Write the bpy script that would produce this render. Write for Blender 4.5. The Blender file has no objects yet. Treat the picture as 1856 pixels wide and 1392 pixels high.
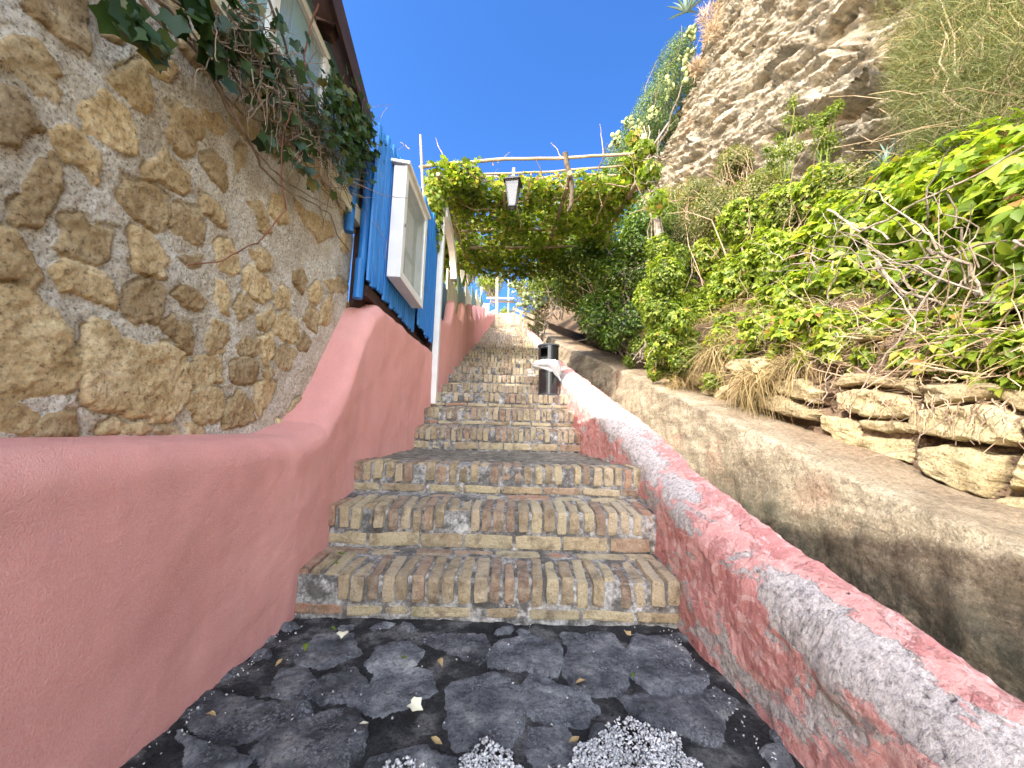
import bpy, math, random
import numpy as np
from mathutils import Vector
# ------------------------------------------------------------------ camera
F=697.0; PITCH=math.radians(7.3); ROLL=math.radians(1.5); CAM=np.array([0.0,0.0,0.78])
fw=np.array([0,math.cos(PITCH),math.sin(PITCH)])
r0=np.array([1.0,0,0]); u0=np.array([0,-math.sin(PITCH),math.cos(PITCH)])
rt=math.cos(ROLL)*r0+math.sin(ROLL)*u0
up=-math.sin(ROLL)*r0+math.cos(ROLL)*u0
sc=bpy.context.scene
cd=bpy.data.cameras.new("camera"); cam=bpy.data.objects.new("camera",cd); sc.collection.objects.link(cam); sc.camera=cam
cd.sensor_fit='HORIZONTAL'; cd.sensor_width=36; cd.lens=36*F/1856; cd.clip_start=0.02; cd.clip_end=2000
from mathutils import Matrix
cam.matrix_world=Matrix(((rt[0],up[0],-fw[0],CAM[0]),(rt[1],up[1],-fw[1],CAM[1]),(rt[2],up[2],-fw[2],CAM[2]),(0,0,0,1)))
def ray(px,py):
    return fw+rt*((px-928)/F)+up*((696-py)/F)
def PZ(px,py,z): return CAM+ray(px,py)*z            # at a depth along the view axis
def PX(px,py,x):                                     # on a plane of constant x
    r=ray(px,py); return CAM+r*((x-CAM[0])/r[0])
def PY(px,py,y):
    r=ray(px,py); return CAM+r*((y-CAM[1])/r[1])
def PH(px,py,z):                                     # on a horizontal plane
    r=ray(px,py); return CAM+r*((z-CAM[2])/r[2])
# ------------------------------------------------------------------ light
SUN_EL=math.radians(44); SDX,SDY=1.0,0.8             # horizontal direction the light travels
world=bpy.data.worlds.new("World"); sc.world=world; world.use_nodes=True
wn=world.node_tree; sky=wn.nodes.new("ShaderNodeTexSky"); sky.sky_type='NISHITA'; sky.sun_disc=False
sky.sun_elevation=SUN_EL; sky.sun_rotation=math.atan2(-SDX,-SDY); sky.altitude=0; sky.air_density=1.0; sky.dust_density=0.6; sky.ozone_density=2.5
bg=wn.nodes["Background"]; bg.inputs[1].default_value=0.15
# clear deep blue ahead, sky behind the stairs' foot boosted and warmed as added fill for the shade
_g=wn.nodes.new("ShaderNodeTexCoord"); _s=wn.nodes.new("ShaderNodeSeparateXYZ"); wn.links.new(_g.outputs["Generated"],_s.inputs[0])
_m=wn.nodes.new("ShaderNodeMapRange"); _m.interpolation_type='SMOOTHSTEP'; _m.inputs[1].default_value=.25; _m.inputs[2].default_value=-.35; wn.links.new(_s.outputs[1],_m.inputs[0])
_x=wn.nodes.new("ShaderNodeMix"); _x.data_type='RGBA'; wn.links.new(_m.outputs[0],_x.inputs[0]); _x.inputs[6].default_value=(.19,.365,.60,1); _x.inputs[7].default_value=(5.2,3.7,2.6,1)
_y=wn.nodes.new("ShaderNodeMix"); _y.data_type='RGBA'; _y.blend_type='MULTIPLY'; _y.inputs[0].default_value=1; wn.links.new(sky.outputs[0],_y.inputs[6]); wn.links.new(_x.outputs[2],_y.inputs[7])
wn.links.new(_y.outputs[2],bg.inputs[0])
sl=bpy.data.lights.new("sun",'SUN'); sun=bpy.data.objects.new("sun",sl); sc.collection.objects.link(sun)
sl.energy=2.0; sl.angle=math.radians(0.5); sl.color=(1,0.95,0.86)
h_=math.hypot(SDX,SDY); sdir=Vector((SDX/h_*math.cos(SUN_EL),SDY/h_*math.cos(SUN_EL),-math.sin(SUN_EL)))
sun.rotation_euler=sdir.to_track_quat('-Z','Y').to_euler(); sun.location=(-5,-4,8)
sc.view_settings.view_transform='Standard'; sc.view_settings.look='None'; sc.view_settings.gamma=1; sc.view_settings.exposure=2.08
sc.render.engine='CYCLES'
sc.cycles.max_bounces=8; sc.cycles.diffuse_bounces=5; sc.cycles.transparent_max_bounces=8; sc.cycles.use_denoising=True
# ------------------------------------------------------------------ helpers
rng=np.random.default_rng(7); random.seed(7)
C=sc.collection
BASE={}
def _tag(o,label=None,cat=None,group=None,kind=None):
    if label: o['label']=label
    if cat: o['category']=cat
    if group: o['group']=group
    if kind: o['kind']=kind
    return o
def thing(name,label,cat,loc=(0,0,0),group=None):
    o=bpy.data.objects.new(name,None); C.objects.link(o); o.location=tuple(loc); o.empty_display_size=.1
    BASE[o.name]=np.array(loc,float); return _tag(o,label,cat,group)
def mesh_obj(name,v,f,mat,parent=None,smooth=False,attrs=None,label=None,cat=None,group=None,kind=None,mats=None,mi=None):
    v=np.asarray(v,float).reshape(-1,3)
    off=np.zeros(3)
    if parent is not None: off=BASE[parent.name]
    m=bpy.data.meshes.new(name)
    if isinstance(f,np.ndarray):
        n=len(f); k=f.shape[1]
        m.vertices.add(len(v)); m.vertices.foreach_set('co',(v-off).astype(np.float32).ravel())
        m.loops.add(n*k); m.loops.foreach_set('vertex_index',f.astype(np.int32).ravel())
        m.polygons.add(n); m.polygons.foreach_set('loop_start',np.arange(0,n*k,k,dtype=np.int32)); m.polygons.foreach_set('loop_total',np.full(n,k,dtype=np.int32))
        m.update(calc_edges=True)
    else:
        m.from_pydata((v-off).tolist(),[],[list(map(int,q)) for q in f]); m.update()
    m.validate()
    if smooth: m.polygons.foreach_set('use_smooth',np.ones(len(m.polygons),bool))
    if attrs:
        for k,a in attrs.items():
            at=m.attributes.new(k,'FLOAT','POINT'); at.data.foreach_set('value',np.asarray(a,np.float32).ravel())
    o=bpy.data.objects.new(name,m); C.objects.link(o)
    if mats:
        for q in mats: m.materials.append(q)
        if mi is not None: m.polygons.foreach_set('material_index',np.asarray(mi,np.int32))
    else: m.materials.append(mat)
    if parent is not None: o.parent=parent
    BASE[o.name]=off.copy()
    return _tag(o,label,cat,group,kind)
class MB:
    def __init__(s): s.v=[]; s.f=[]; s.n=0
    def add(s,v,f):
        v=np.asarray(v,float).reshape(-1,3); s.v.append(v); s.f+= [[i+s.n for i in q] for q in f]; s.n+=len(v); return s
    def box(s,a,b):
        x0,y0,z0=a; x1,y1,z1=b
        return s.add([(x0,y0,z0),(x1,y0,z0),(x1,y1,z0),(x0,y1,z0),(x0,y0,z1),(x1,y0,z1),(x1,y1,z1),(x0,y1,z1)],
                     [(0,3,2,1),(4,5,6,7),(0,1,5,4),(1,2,6,5),(2,3,7,6),(3,0,4,7)])
    def obox(s,c,ax,ay,az,hx,hy,hz):
        c=np.array(c,float); ax,ay,az=[np.array(q,float) for q in (ax,ay,az)]
        P=[c+i*hx*ax+j*hy*ay+k*hz*az for k in(-1,1) for j in(-1,1) for i in(-1,1)]
        return s.add(P,[(0,2,3,1),(4,5,7,6),(0,1,5,4),(1,3,7,5),(3,2,6,7),(2,0,4,6)])
    def beam(s,a,b,w,h,upv=(0,0,1)):
        a=np.array(a,float); b=np.array(b,float); d=b-a; L=np.linalg.norm(d); d/=L
        u=np.array(upv,float); x=np.cross(d,u); x/=np.linalg.norm(x); z=np.cross(x,d)
        return s.obox((a+b)/2,x,d,z,w/2,L/2,h/2)
    def tube(s,pts,rad,sides=6,cap=True):
        pts=np.asarray(pts,float); n=len(pts)
        rad=np.full(n,rad) if np.isscalar(rad) else np.asarray(rad,float)
        T=np.gradient(pts,axis=0); T/=np.linalg.norm(T,axis=1)[:,None]+1e-9
        ref=np.array([0.3,0.2,1.0]); 
        if abs(np.dot(T[0],ref/np.linalg.norm(ref)))>.9: ref=np.array([1.,0.1,0])
        V=[]
        for i in range(n):
            x=np.cross(T[i],ref); x/=np.linalg.norm(x)+1e-9; y=np.cross(T[i],x)
            for k in range(sides):
                a=2*math.pi*k/sides; V.append(pts[i]+rad[i]*(math.cos(a)*x+math.sin(a)*y))
        Fc=[(i*sides+k,i*sides+(k+1)%sides,(i+1)*sides+(k+1)%sides,(i+1)*sides+k) for i in range(n-1) for k in range(sides)]
        if cap: Fc+= [tuple(range(sides)),tuple(reversed(range((n-1)*sides,n*sides)))]
        return s.add(V,Fc)
    def build(s,name,mat,parent=None,**k):
        return mesh_obj(name,np.concatenate(s.v),s.f,mat,parent,**k)
# noise -------------------------------------------------------------
def _hash(i,j,k,seed):
    h=(i*374761393+j*668265263+k*2147483647+seed*974634777)&0xffffffff
    h=(h^(h>>13))*1274126177&0xffffffff
    h=(h^(h>>16)); return (h&0xffff)/65535.0
def vnoise(P,seed=0):
    P=np.asarray(P,float); I=np.floor(P).astype(np.int64); f=P-I; f=f*f*(3-2*f)
    r=0
    for a in(0,1):
        for b in(0,1):
            for c in(0,1):
                w=(f[...,0] if a else 1-f[...,0])*(f[...,1] if b else 1-f[...,1])*(f[...,2] if c else 1-f[...,2])
                r=r+w*_hash(I[...,0]+a,I[...,1]+b,I[...,2]+c,seed)
    return r
def fbm(P,o=4,seed=0):
    r=0;a=.5;t=0
    for i in range(o):
        r=r+a*vnoise(np.asarray(P)*2**i,seed+i); t+=a; a*=.5
    return r/t
def sm(a,b,x): t=np.clip((x-a)/(b-a),0,1); return t*t*(3-2*t)
def grid_faces(nu,nv,flip=False):
    i=np.arange(nv-1)[:,None]*nu+np.arange(nu-1)[None,:]; i=i.ravel()
    q=np.stack([i,i+1,i+nu+1,i+nu],1)
    return q[:,::-1].copy() if flip else q
def poly_sdf(pt,poly):                               # negative inside
    poly=np.asarray(poly,float); n=len(poly)
    d=np.full(len(pt),1e9); s=np.ones(len(pt))
    for i in range(n):
        a=poly[i]; b=poly[i-1]; e=b-a; w=pt-a
        t=np.clip((w@e)/(e@e),0,1); q=w-t[:,None]*e; d=np.minimum(d,(q*q).sum(1))
        c1=pt[:,1]>=a[1]; c2=pt[:,1]<b[1]; c3=e[0]*w[:,1]>e[1]*w[:,0]
        fl=(c1&c2&c3)|(~c1&~c2&~c3); s[fl]*=-1
    return s*np.sqrt(d)
# materials ----------------------------------------------------------
def newmat(name):
    m=bpy.data.materials.new(name); m.use_nodes=True; nt=m.node_tree; b=nt.nodes['Principled BSDF']; b.inputs['Roughness'].default_value=.85
    b.inputs['Specular IOR Level'].default_value=.3
    return m,nt,b
def N(nt,t,**k):
    n=nt.nodes.new(t)
    for a,v in k.items():
        if a.startswith('i_'): n.inputs[a[2:].replace('_',' ')].default_value=v
        else: setattr(n,a,v)
    return n
def ramp(nt,src,stops,interp='LINEAR'):
    r=nt.nodes.new('ShaderNodeValToRGB'); r.color_ramp.interpolation=interp
    e=r.color_ramp.elements
    while len(e)<len(stops): e.new(.5)
    for q,(p,c) in zip(e,stops): q.position=p; q.color=(*c,1) if len(c)==3 else c
    if src is not None: nt.links.new(src,r.inputs[0])
    return r.outputs[0]
def noise(nt,scale,detail=4,rough=.55,vec=None,dist=0,color=False):
    n=nt.nodes.new('ShaderNodeTexNoise'); n.inputs['Scale'].default_value=scale; n.inputs['Detail'].default_value=detail; n.inputs['Roughness'].default_value=rough; n.inputs['Distortion'].default_value=dist
    if vec is not None: nt.links.new(vec,n.inputs['Vector'])
    return n.outputs['Color' if color else 'Fac']
def coords(nt,scale=(1,1,1),rot=(0,0,0)):
    g=nt.nodes.new('ShaderNodeTexCoord'); mp=nt.nodes.new('ShaderNodeMapping'); mp.inputs['Scale'].default_value=scale; mp.inputs['Rotation'].default_value=rot
    nt.links.new(g.outputs['Object'],mp.inputs['Vector']); return mp.outputs[0]
def mix(nt,fac,a,b,mode='MIX'):
    n=nt.nodes.new('ShaderNodeMix'); n.data_type='RGBA'; n.blend_type=mode
    for s,i in((fac,0),(a,6),(b,7)):
        if isinstance(s,(int,float)): n.inputs[i].default_value=s
        elif isinstance(s,tuple): n.inputs[i].default_value=(*s,1)
        else: nt.links.new(s,n.inputs[i])
    return n.outputs[2]
def math_(nt,op,a,b=0):
    n=nt.nodes.new('ShaderNodeMath'); n.operation=op
    for s,i in((a,0),(b,1)):
        if isinstance(s,(int,float)): n.inputs[i].default_value=s
        else: nt.links.new(s,n.inputs[i])
    return n.outputs[0]
def bump(nt,b,h,strength=.5,dist=.01,normal=None):
    n=nt.nodes.new('ShaderNodeBump'); n.inputs['Strength'].default_value=strength; n.inputs['Distance'].default_value=dist
    nt.links.new(h,n.inputs['Height'])
    if normal is not None: nt.links.new(normal,n.inputs['Normal'])
    nt.links.new(n.outputs[0],b.inputs['Normal']); return n.outputs[0]
def island(nt): return nt.nodes.new('ShaderNodeNewGeometry').outputs['Random Per Island']
def attr(nt,name):
    n=nt.nodes.new('ShaderNodeAttribute'); n.attribute_name=name; return n.outputs['Fac']
def simple(name,c1,c2,scale=8,bs=40,bstr=.4,bd=.005,rough=.8,isl=0.0,spec=.3,cs=(1,1,1),metal=0):
    m,nt,b=newmat(name); v=coords(nt,cs)
    col=ramp(nt,noise(nt,scale,6,.6,v),[(.3,c1),(.7,c2)])
    if isl>0:
        s=ramp(nt,island(nt),[(0,(1-isl,)*3),(1,(1+isl,)*3)]); col=mix(nt,1.0,col,s,'MULTIPLY')
    nt.links.new(col,b.inputs['Base Color']); b.inputs['Roughness'].default_value=rough; b.inputs['Specular IOR Level'].default_value=spec; b.inputs['Metallic'].default_value=metal
    if bstr>0: bump(nt,b,noise(nt,bs,5,.6,v),bstr,bd)
    return m
def leafmat(name,stops,trans=.45,rough=.5,spec=.35,sat=None):
    m,nt,b=newmat(name)
    col=ramp(nt,island(nt),stops)
    v=coords(nt); col=mix(nt,1.0,col,ramp(nt,noise(nt,2.2,3,.5,v),[(.3,(.7,.75,.7)),(.7,(1.2,1.15,1.1))]),'MULTIPLY')
    nt.links.new(col,b.inputs['Base Color']); b.inputs['Roughness'].default_value=rough; b.inputs['Specular IOR Level'].default_value=spec
    t=nt.nodes.new('ShaderNodeBsdfTranslucent'); tc=mix(nt,1.0,col,(1.3,1.35,.5),'MULTIPLY'); nt.links.new(tc,t.inputs[0])
    ms=nt.nodes.new('ShaderNodeMixShader'); ms.inputs[0].default_value=trans
    nt.links.new(b.outputs[0],ms.inputs[1]); nt.links.new(t.outputs[0],ms.inputs[2]); nt.links.new(ms.outputs[0],nt.nodes['Material Output'].inputs[0])
    return m

# pink render wall
M={}
def mk_pink():
    m,nt,b=newmat('pink_render'); v=coords(nt)
    c=ramp(nt,noise(nt,1.6,6,.62,v),[(.3,(.78,.32,.28)),(.55,(.84,.375,.33)),(.75,(.88,.44,.39))])
    st=noise(nt,1.0,5,.6,coords(nt,(7,7,.7)))
    c=mix(nt,ramp(nt,st,[(.45,(0,0,0)),(.75,(.35,.35,.35))]),c,(.56,.25,.23))
    c=mix(nt,ramp(nt,noise(nt,240,3,.7,v),[(.40,(0,0,0)),(.66,(.5,.5,.5))]),c,(.86,.52,.46))
    c=mix(nt,ramp(nt,noise(nt,2.2,9,.72,v,.5),[(.56,(0,0,0)),(.68,(.45,.45,.45))]),c,(.70,.36,.34))
    c=mix(nt,ramp(nt,noise(nt,9,10,.8,coords(nt,(1,1,.35)),.5),[(.66,(0,0,0)),(.72,(.5,.5,.5))]),c,(.44,.20,.18))
    sp_=nt.nodes.new('ShaderNodeSeparateXYZ'); nt.links.new(v,sp_.inputs[0])
    nt.links.new(c,b.inputs['Base Color'])
    h=math_(nt,'ADD',noise(nt,260,4,.75,v),math_(nt,'MULTIPLY',noise(nt,22,6,.6,v),1.1))
    bump(nt,b,h,.8,.010); b.inputs['Roughness'].default_value=.9
    return m
M['pink']=mk_pink()
def mk_peel():
    m,nt,b=newmat('peeling_pink_paint'); v=coords(nt)
    vs=coords(nt,(1,.45,1),(math.radians(14),0,0))
    cap=attr(nt,'cap')
    n1=noise(nt,2.6,10,.62,vs,.6); n2=noise(nt,6.5,12,.68,vs,.8)
    nn=math_(nt,'ADD',math_(nt,'MULTIPLY',n1,1.1),math_(nt,'MULTIPLY',n2,1.1)); nn=math_(nt,'SUBTRACT',nn,.60)
    k=math_(nt,'ADD',nn,math_(nt,'MULTIPLY',cap,.20))
    k=math_(nt,'ADD',k,math_(nt,'MULTIPLY',math_(nt,'SUBTRACT',noise(nt,42,6,.75,v),.5),.16)); bare=ramp(nt,k,[(.565,(0,0,0)),(.575,(1,1,1))])
    pale=ramp(nt,math_(nt,'ADD',noise(nt,5.2,10,.66,v,.7),math_(nt,'MULTIPLY',cap,.05)),[(.485,(0,0,0)),(.53,(.9,.9,.9))])
    pink=ramp(nt,noise(nt,14,8,.7,v),[(.34,(.42,.165,.15)),(.5,(.52,.22,.20)),(.66,(.60,.30,.27))])
    pink2=ramp(nt,noise(nt,30,6,.6,v),[(.3,(.58,.27,.24)),(.7,(.66,.38,.34))])
    plaster=ramp(nt,noise(nt,60,8,.8,v),[(.36,(.15,.13,.12)),(.44,(.37,.345,.325)),(.53,(.52,.485,.455)),(.66,(.66,.62,.58))])
    c=mix(nt,pale,pink,pink2); c=mix(nt,ramp(nt,noise(nt,17,12,.8,vs,1.2),[(.535,(0,0,0)),(.56,(.85,.85,.85))]),c,(.70,.47,.43)); c=mix(nt,ramp(nt,noise(nt,60,6,.8,v),[(.50,(0,0,0)),(.62,(.45,.45,.45))]),c,(.66,.38,.34)); c=mix(nt,bare,c,plaster)
    # small dark pits and blooming salt specks
    vo=nt.nodes.new('ShaderNodeTexVoronoi'); vo.inputs['Scale'].default_value=11; nt.links.new(v,vo.inputs['Vector'])
    pit=ramp(nt,vo.outputs['Distance'],[(.05,(1,1,1)),(.09,(0,0,0))])
    pit=mix(nt,1.0,pit,ramp(nt,noise(nt,5,3,.5,v),[(.52,(0,0,0)),(.6,(1,1,1))]),'MULTIPLY')
    c=mix(nt,pit,c,(.07,.06,.06))
    ed=ramp(nt,k,[(.548,(0,0,0)),(.562,(.8,.8,.8)),(.575,(0,0,0))]); c=mix(nt,ed,c,(.72,.60,.56))
    nt.links.new(c,b.inputs['Base Color']); b.inputs['Roughness'].default_value=.85
    h=math_(nt,'ADD',math_(nt,'MULTIPLY',bare,-.5),math_(nt,'MULTIPLY',math_(nt,'ADD',noise(nt,14,8,.65,v),math_(nt,'MULTIPLY',noise(nt,95,5,.75,v),.35)),1.1))
    h=math_(nt,'ADD',h,math_(nt,'MULTIPLY',pale,-.3)); h=math_(nt,'ADD',h,math_(nt,'MULTIPLY',pit,-1.0))
    bump(nt,b,h,1.0,.016)
    return m
M['peel']=mk_peel()
def mk_stone(name,sc_stops,mortar_stops,mspeck,bstr=.8,sscale=9,speck=None):
    m,nt,b=newmat(name); v=coords(nt); s=attr(nt,'stone'); sid=attr(nt,'sid')
    cs=ramp(nt,noise(nt,sscale,8,.65,v),sc_stops)
    tone=ramp(nt,sid,[(0,(.66,.62,.60)),(.5,(1,.97,.93)),(1,(1.28,1.26,1.2))]); cs=mix(nt,1.0,cs,tone,'MULTIPLY')
    pores=ramp(nt,noise(nt,75,5,.8,v),[(.34,(.22,.20,.18)),(.46,(.9,.9,.9)),(.6,(1.15,1.15,1.12))]); cs=mix(nt,.9,cs,pores,'MULTIPLY')
    cm=ramp(nt,noise(nt,7,6,.6,v),mortar_stops)
    sp=ramp(nt,noise(nt,mspeck,3,.75,v),[(.34,(.25,.23,.21)),(.46,(.9,.9,.9)),(.62,(1.18,1.18,1.18))]); cm=mix(nt,.9,cm,sp,'MULTIPLY')
    edge=math_(nt,'ADD',s,math_(nt,'MULTIPLY',math_(nt,'SUBTRACT',noise(nt,45,5,.7,v),.5),.9))
    f=ramp(nt,edge,[(.42,(0,0,0)),(.58,(1,1,1))])
    c=mix(nt,f,cm,cs)
    if speck:
        k=mix(nt,1.0,ramp(nt,noise(nt,100,4,.85,v),[(.50,(0,0,0)),(.60,(.8,.8,.8))]),ramp(nt,noise(nt,7,5,.7,v),[(.44,(.05,.05,.05)),(.58,(1,1,1))]),'MULTIPLY')
        c=mix(nt,mix(nt,1.0,k,f,'MULTIPLY'),c,speck)
    nt.links.new(c,b.inputs['Base Color']); b.inputs['Roughness'].default_value=.92
    h=math_(nt,'ADD',noise(nt,70,8,.8,v),math_(nt,'MULTIPLY',noise(nt,18,6,.7,v),1.2))
    bump(nt,b,h,bstr,.022)
    return m
M['tuff_wall']=mk_stone('tuff_stone_and_mortar',[(.32,(.40,.29,.15)),(.48,(.58,.45,.26)),(.64,(.74,.62,.41))],[(.36,(.52,.46,.36)),(.5,(.68,.62,.51)),(.64,(.80,.77,.69))],120)
M['cobble']=mk_stone('dark_lava_paving',[(.36,(.055,.06,.07)),(.47,(.13,.14,.16)),(.56,(.22,.235,.255)),(.66,(.42,.43,.43))],[(.36,(.015,.015,.016)),(.53,(.045,.045,.045)),(.62,(.16,.155,.15))],90,1.0,8,(.36,.37,.39))
M['tuff_block']=mk_stone('yellow_tuff_blocks',[(.3,(.46,.38,.22)),(.5,(.64,.57,.35)),(.7,(.76,.71,.48))],[(.3,(.16,.11,.07)),(.7,(.34,.25,.17))],60,1.0,6,(.30,.24,.13))
def mk_brick():
    m,nt,b=newmat('worn_brick'); v=coords(nt)
    base=ramp(nt,island(nt),[(0,(.42,.32,.19)),(.16,(.33,.25,.155)),(.30,(.50,.41,.25)),(.46,(.37,.24,.16)),(.58,(.44,.37,.23)),(.70,(.38,.20,.13)),(.78,(.26,.17,.12)),(.86,(.48,.38,.25)),(.97,(.50,.46,.36))],'CONSTANT')
    n=noise(nt,22,8,.66,v)
    c=mix(nt,ramp(nt,n,[(.4,(0,0,0)),(.72,(.65,.65,.65))]),base,(.56,.48,.34))
    dirt=ramp(nt,noise(nt,9,9,.72,v,.3),[(.50,(0,0,0)),(.64,(.75,.75,.75))]); c=mix(nt,dirt,c,(.13,.10,.07))
    moss_dark=ramp(nt,noise(nt,6,6,.7,coords(nt,(1,1,1),(.4,.3,.9))),[(.60,(0,0,0)),(.70,(.5,.5,.5))]); c=mix(nt,moss_dark,c,(.16,.16,.07))
    c=mix(nt,.7,c,ramp(nt,noise(nt,120,3,.7,v),[(.3,(.35,.33,.3)),(.45,(1,1,1)),(.7,(1.15,1.15,1.12))]),'MULTIPLY')
    nt.links.new(c,b.inputs['Base Color']); b.inputs['Roughness'].default_value=.9
    bump(nt,b,math_(nt,'ADD',noise(nt,45,8,.8,v),noise(nt,140,4,.7,v)),1.0,.012); return m
M['brick']=mk_brick()
def mk_mortar():
    m,nt,b=newmat('step_mortar'); v=coords(nt)
    c=ramp(nt,noise(nt,34,9,.75,v),[(.34,(.05,.048,.045)),(.46,(.20,.185,.165)),(.62,(.44,.42,.38))])
    c=mix(nt,ramp(nt,noise(nt,8,7,.75,v),[(.44,(.75,.75,.75)),(.54,(0,0,0))]),c,(.045,.040,.034))
    nt.links.new(c,b.inputs['Base Color']); bump(nt,b,noise(nt,50,8,.7,v),.9,.01); return m
M['mortar']=mk_mortar()
M['landing']=simple('mossy_landing',(.035,.033,.026),(.26,.23,.18),16,40,1.0,.012,.9)
def mk_conc():
    m,nt,b=newmat('weathered_concrete'); v=coords(nt); vs=coords(nt,(1,.3,1.6),(math.radians(18),0,0))
    c=ramp(nt,noise(nt,5,10,.7,vs,.4),[(.36,(.17,.14,.10)),(.48,(.30,.26,.18)),(.62,(.46,.41,.30))])
    c=mix(nt,ramp(nt,noise(nt,1.7,6,.6,v),[(.55,(0,0,0)),(.75,(.55,.55,.55))]),c,(.48,.25,.17))
    c=mix(nt,.75,c,ramp(nt,noise(nt,75,4,.75,v),[(.3,(.4,.38,.34)),(.5,(1,1,1)),(.7,(1.2,1.2,1.15))]),'MULTIPLY')
    nt.links.new(c,b.inputs['Base Color']); b.inputs['Roughness'].default_value=.93
    c=mix(nt,ramp(nt,noise(nt,38,9,.85,v),[(.50,(0,0,0)),(.60,(.75,.75,.75))]),c,(.11,.09,.06)); c=mix(nt,ramp(nt,noise(nt,46,9,.85,coords(nt,(1,1,1),(1,2,.4))),[(.54,(0,0,0)),(.64,(.7,.7,.7))]),c,(.66,.61,.47)); c=mix(nt,attr(nt,'dirt'),c,ramp(nt,noise(nt,40,8,.8,v),[(.36,(.07,.05,.03)),(.62,(.33,.24,.15))])); c=mix(nt,math_(nt,'MULTIPLY',attr(nt,'moss_dark'),ramp(nt,noise(nt,5,10,.8,v,.6),[(.40,(.3,.3,.3)),(.55,(1,1,1))])),c,ramp(nt,noise(nt,24,9,.8,v),[(.4,(.035,.038,.025)),(.6,(.11,.11,.075))])); nt.links.new(c,b.inputs['Base Color'])  # last mix: moss colour, also painting shadow onto the lower face
    h=math_(nt,'ADD',math_(nt,'MULTIPLY',noise(nt,9,10,.72,vs),.8),math_(nt,'MULTIPLY',noise(nt,60,6,.75,v),.7)); bump(nt,b,h,1.0,.03); return m
M['conc']=mk_conc()
def mk_cliff():
    m,nt,b=newmat('tuff_cliff'); v=coords(nt); vs=coords(nt,(1,.25,2.2),(math.radians(23),0,0))
    c=ramp(nt,noise(nt,1.6,9,.66,vs,.3),[(.34,(.19,.178,.14)),(.48,(.30,.283,.225)),(.64,(.41,.39,.32))])
    c=mix(nt,.8,c,ramp(nt,noise(nt,14,8,.72,v),[(.36,(.42,.39,.34)),(.5,(.95,.95,.95)),(.7,(1.15,1.15,1.12))]),'MULTIPLY')
    c=mix(nt,ramp(nt,noise(nt,1.1,5,.6,v),[(.58,(0,0,0)),(.72,(.5,.5,.5))]),c,(.30,.20,.12)); c=mix(nt,ramp(nt,noise(nt,26,8,.85,vs),[(.50,(0,0,0)),(.62,(.6,.6,.6))]),c,(.15,.125,.09))
    nt.links.new(c,b.inputs['Base Color']); b.inputs['Roughness'].default_value=.95
    h=math_(nt,'ADD',noise(nt,5,12,.72,vs,.6),math_(nt,'MULTIPLY',noise(nt,30,6,.7,v),.35)); bump(nt,b,h,1.0,.09); return m
M['cliff']=mk_cliff()
M['earth']=simple('dry_earth',(.05,.035,.02),(.17,.12,.07),9,50,1.0,.03,.95)
def mk_blue(name,a,b2,c3):
    m,nt,b=newmat(name); vs=coords(nt,(14,14,1.2))
    c=ramp(nt,noise(nt,2.5,8,.65,vs),[(.3,a),(.6,b2),(.8,c3)])
    c=mix(nt,1.0,c,ramp(nt,island(nt),[(0,(.82,.86,.9)),(1,(1.1,1.08,1.05))]),'MULTIPLY')
    ch=ramp(nt,noise(nt,7,10,.75,coords(nt,(3,3,.6))),[(.66,(0,0,0)),(.70,(.8,.8,.8))]); c=mix(nt,ch,c,(.30,.33,.34))
    nt.links.new(c,b.inputs['Base Color']); b.inputs['Roughness'].default_value=.45; b.inputs['Specular IOR Level'].default_value=.4
    bump(nt,b,noise(nt,6,8,.65,vs),.35,.004); return m
M['blue']=mk_blue('blue_paint',(.012,.13,.42),(.02,.20,.56),(.06,.30,.66))
M['darkblue']=mk_blue('dark_teal_paint',(.01,.09,.17),(.015,.13,.22),(.04,.20,.28))
M['teal']=mk_blue('sage_green_paint',(.10,.22,.19),(.14,.28,.24),(.2,.34,.3))
M['cream']=mk_blue('cream_paint',(.60,.55,.38),(.70,.65,.47),(.76,.72,.56))
M['lightblue']=mk_blue('pale_blue_boards',(.16,.34,.42),(.22,.42,.50),(.32,.50,.56))
M['white']=simple('white_paint',(.70,.69,.66),(.82,.81,.78),5,60,.15,.002,.45,spec=.4)
M['roofwood']=simple('dark_brown_roof_timber',(.030,.014,.011),(.075,.035,.026),5,30,.5,.006,.7,cs=(6,1,6))
M['bark']=simple('grey_bark',(.10,.08,.06),(.34,.29,.23),22,60,.8,.006,.9,isl=.3)
M['twig']=simple('dry_twig',(.18,.12,.08),(.42,.32,.22),10,60,.3,.003,.9,isl=.35)
M['twiglight']=simple('bleached_twig',(.22,.165,.10),(.50,.40,.27),10,60,.3,.003,.9,isl=.3)
M['greytwig']=simple('dark_grey_twig',(.10,.075,.055),(.30,.24,.18),10,60,.3,.003,.9,isl=.35)
M['redtwig']=simple('reddish_shoot',(.14,.05,.035),(.24,.10,.06),10,60,.3,.003,.8)
M['pole']=simple('weathered_pole',(.20,.15,.09),(.46,.38,.27),6,50,.7,.005,.9,cs=(1,6,6))
M['black']=simple('black_metal',(.010,.010,.011),(.022,.022,.024),5,40,.1,.001,.25,spec=.6)
M['greyiron']=simple('grey_lantern_iron',(.03,.034,.038),(.09,.095,.10),25,60,.4,.002,.55)
def mk_glass(name,c,rough=.12,al=.35):
    m,nt,b=newmat(name); b.inputs['Base Color'].default_value=(*c,1); b.inputs['Roughness'].default_value=rough; b.inputs['Specular IOR Level'].default_value=.8; b.inputs['Alpha'].default_value=al; return m
M['glass']=mk_glass('case_glass',(.55,.6,.6),.03,.28)
M['frost']=mk_glass('lantern_glass',(.09,.095,.095),.2,.75)
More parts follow.
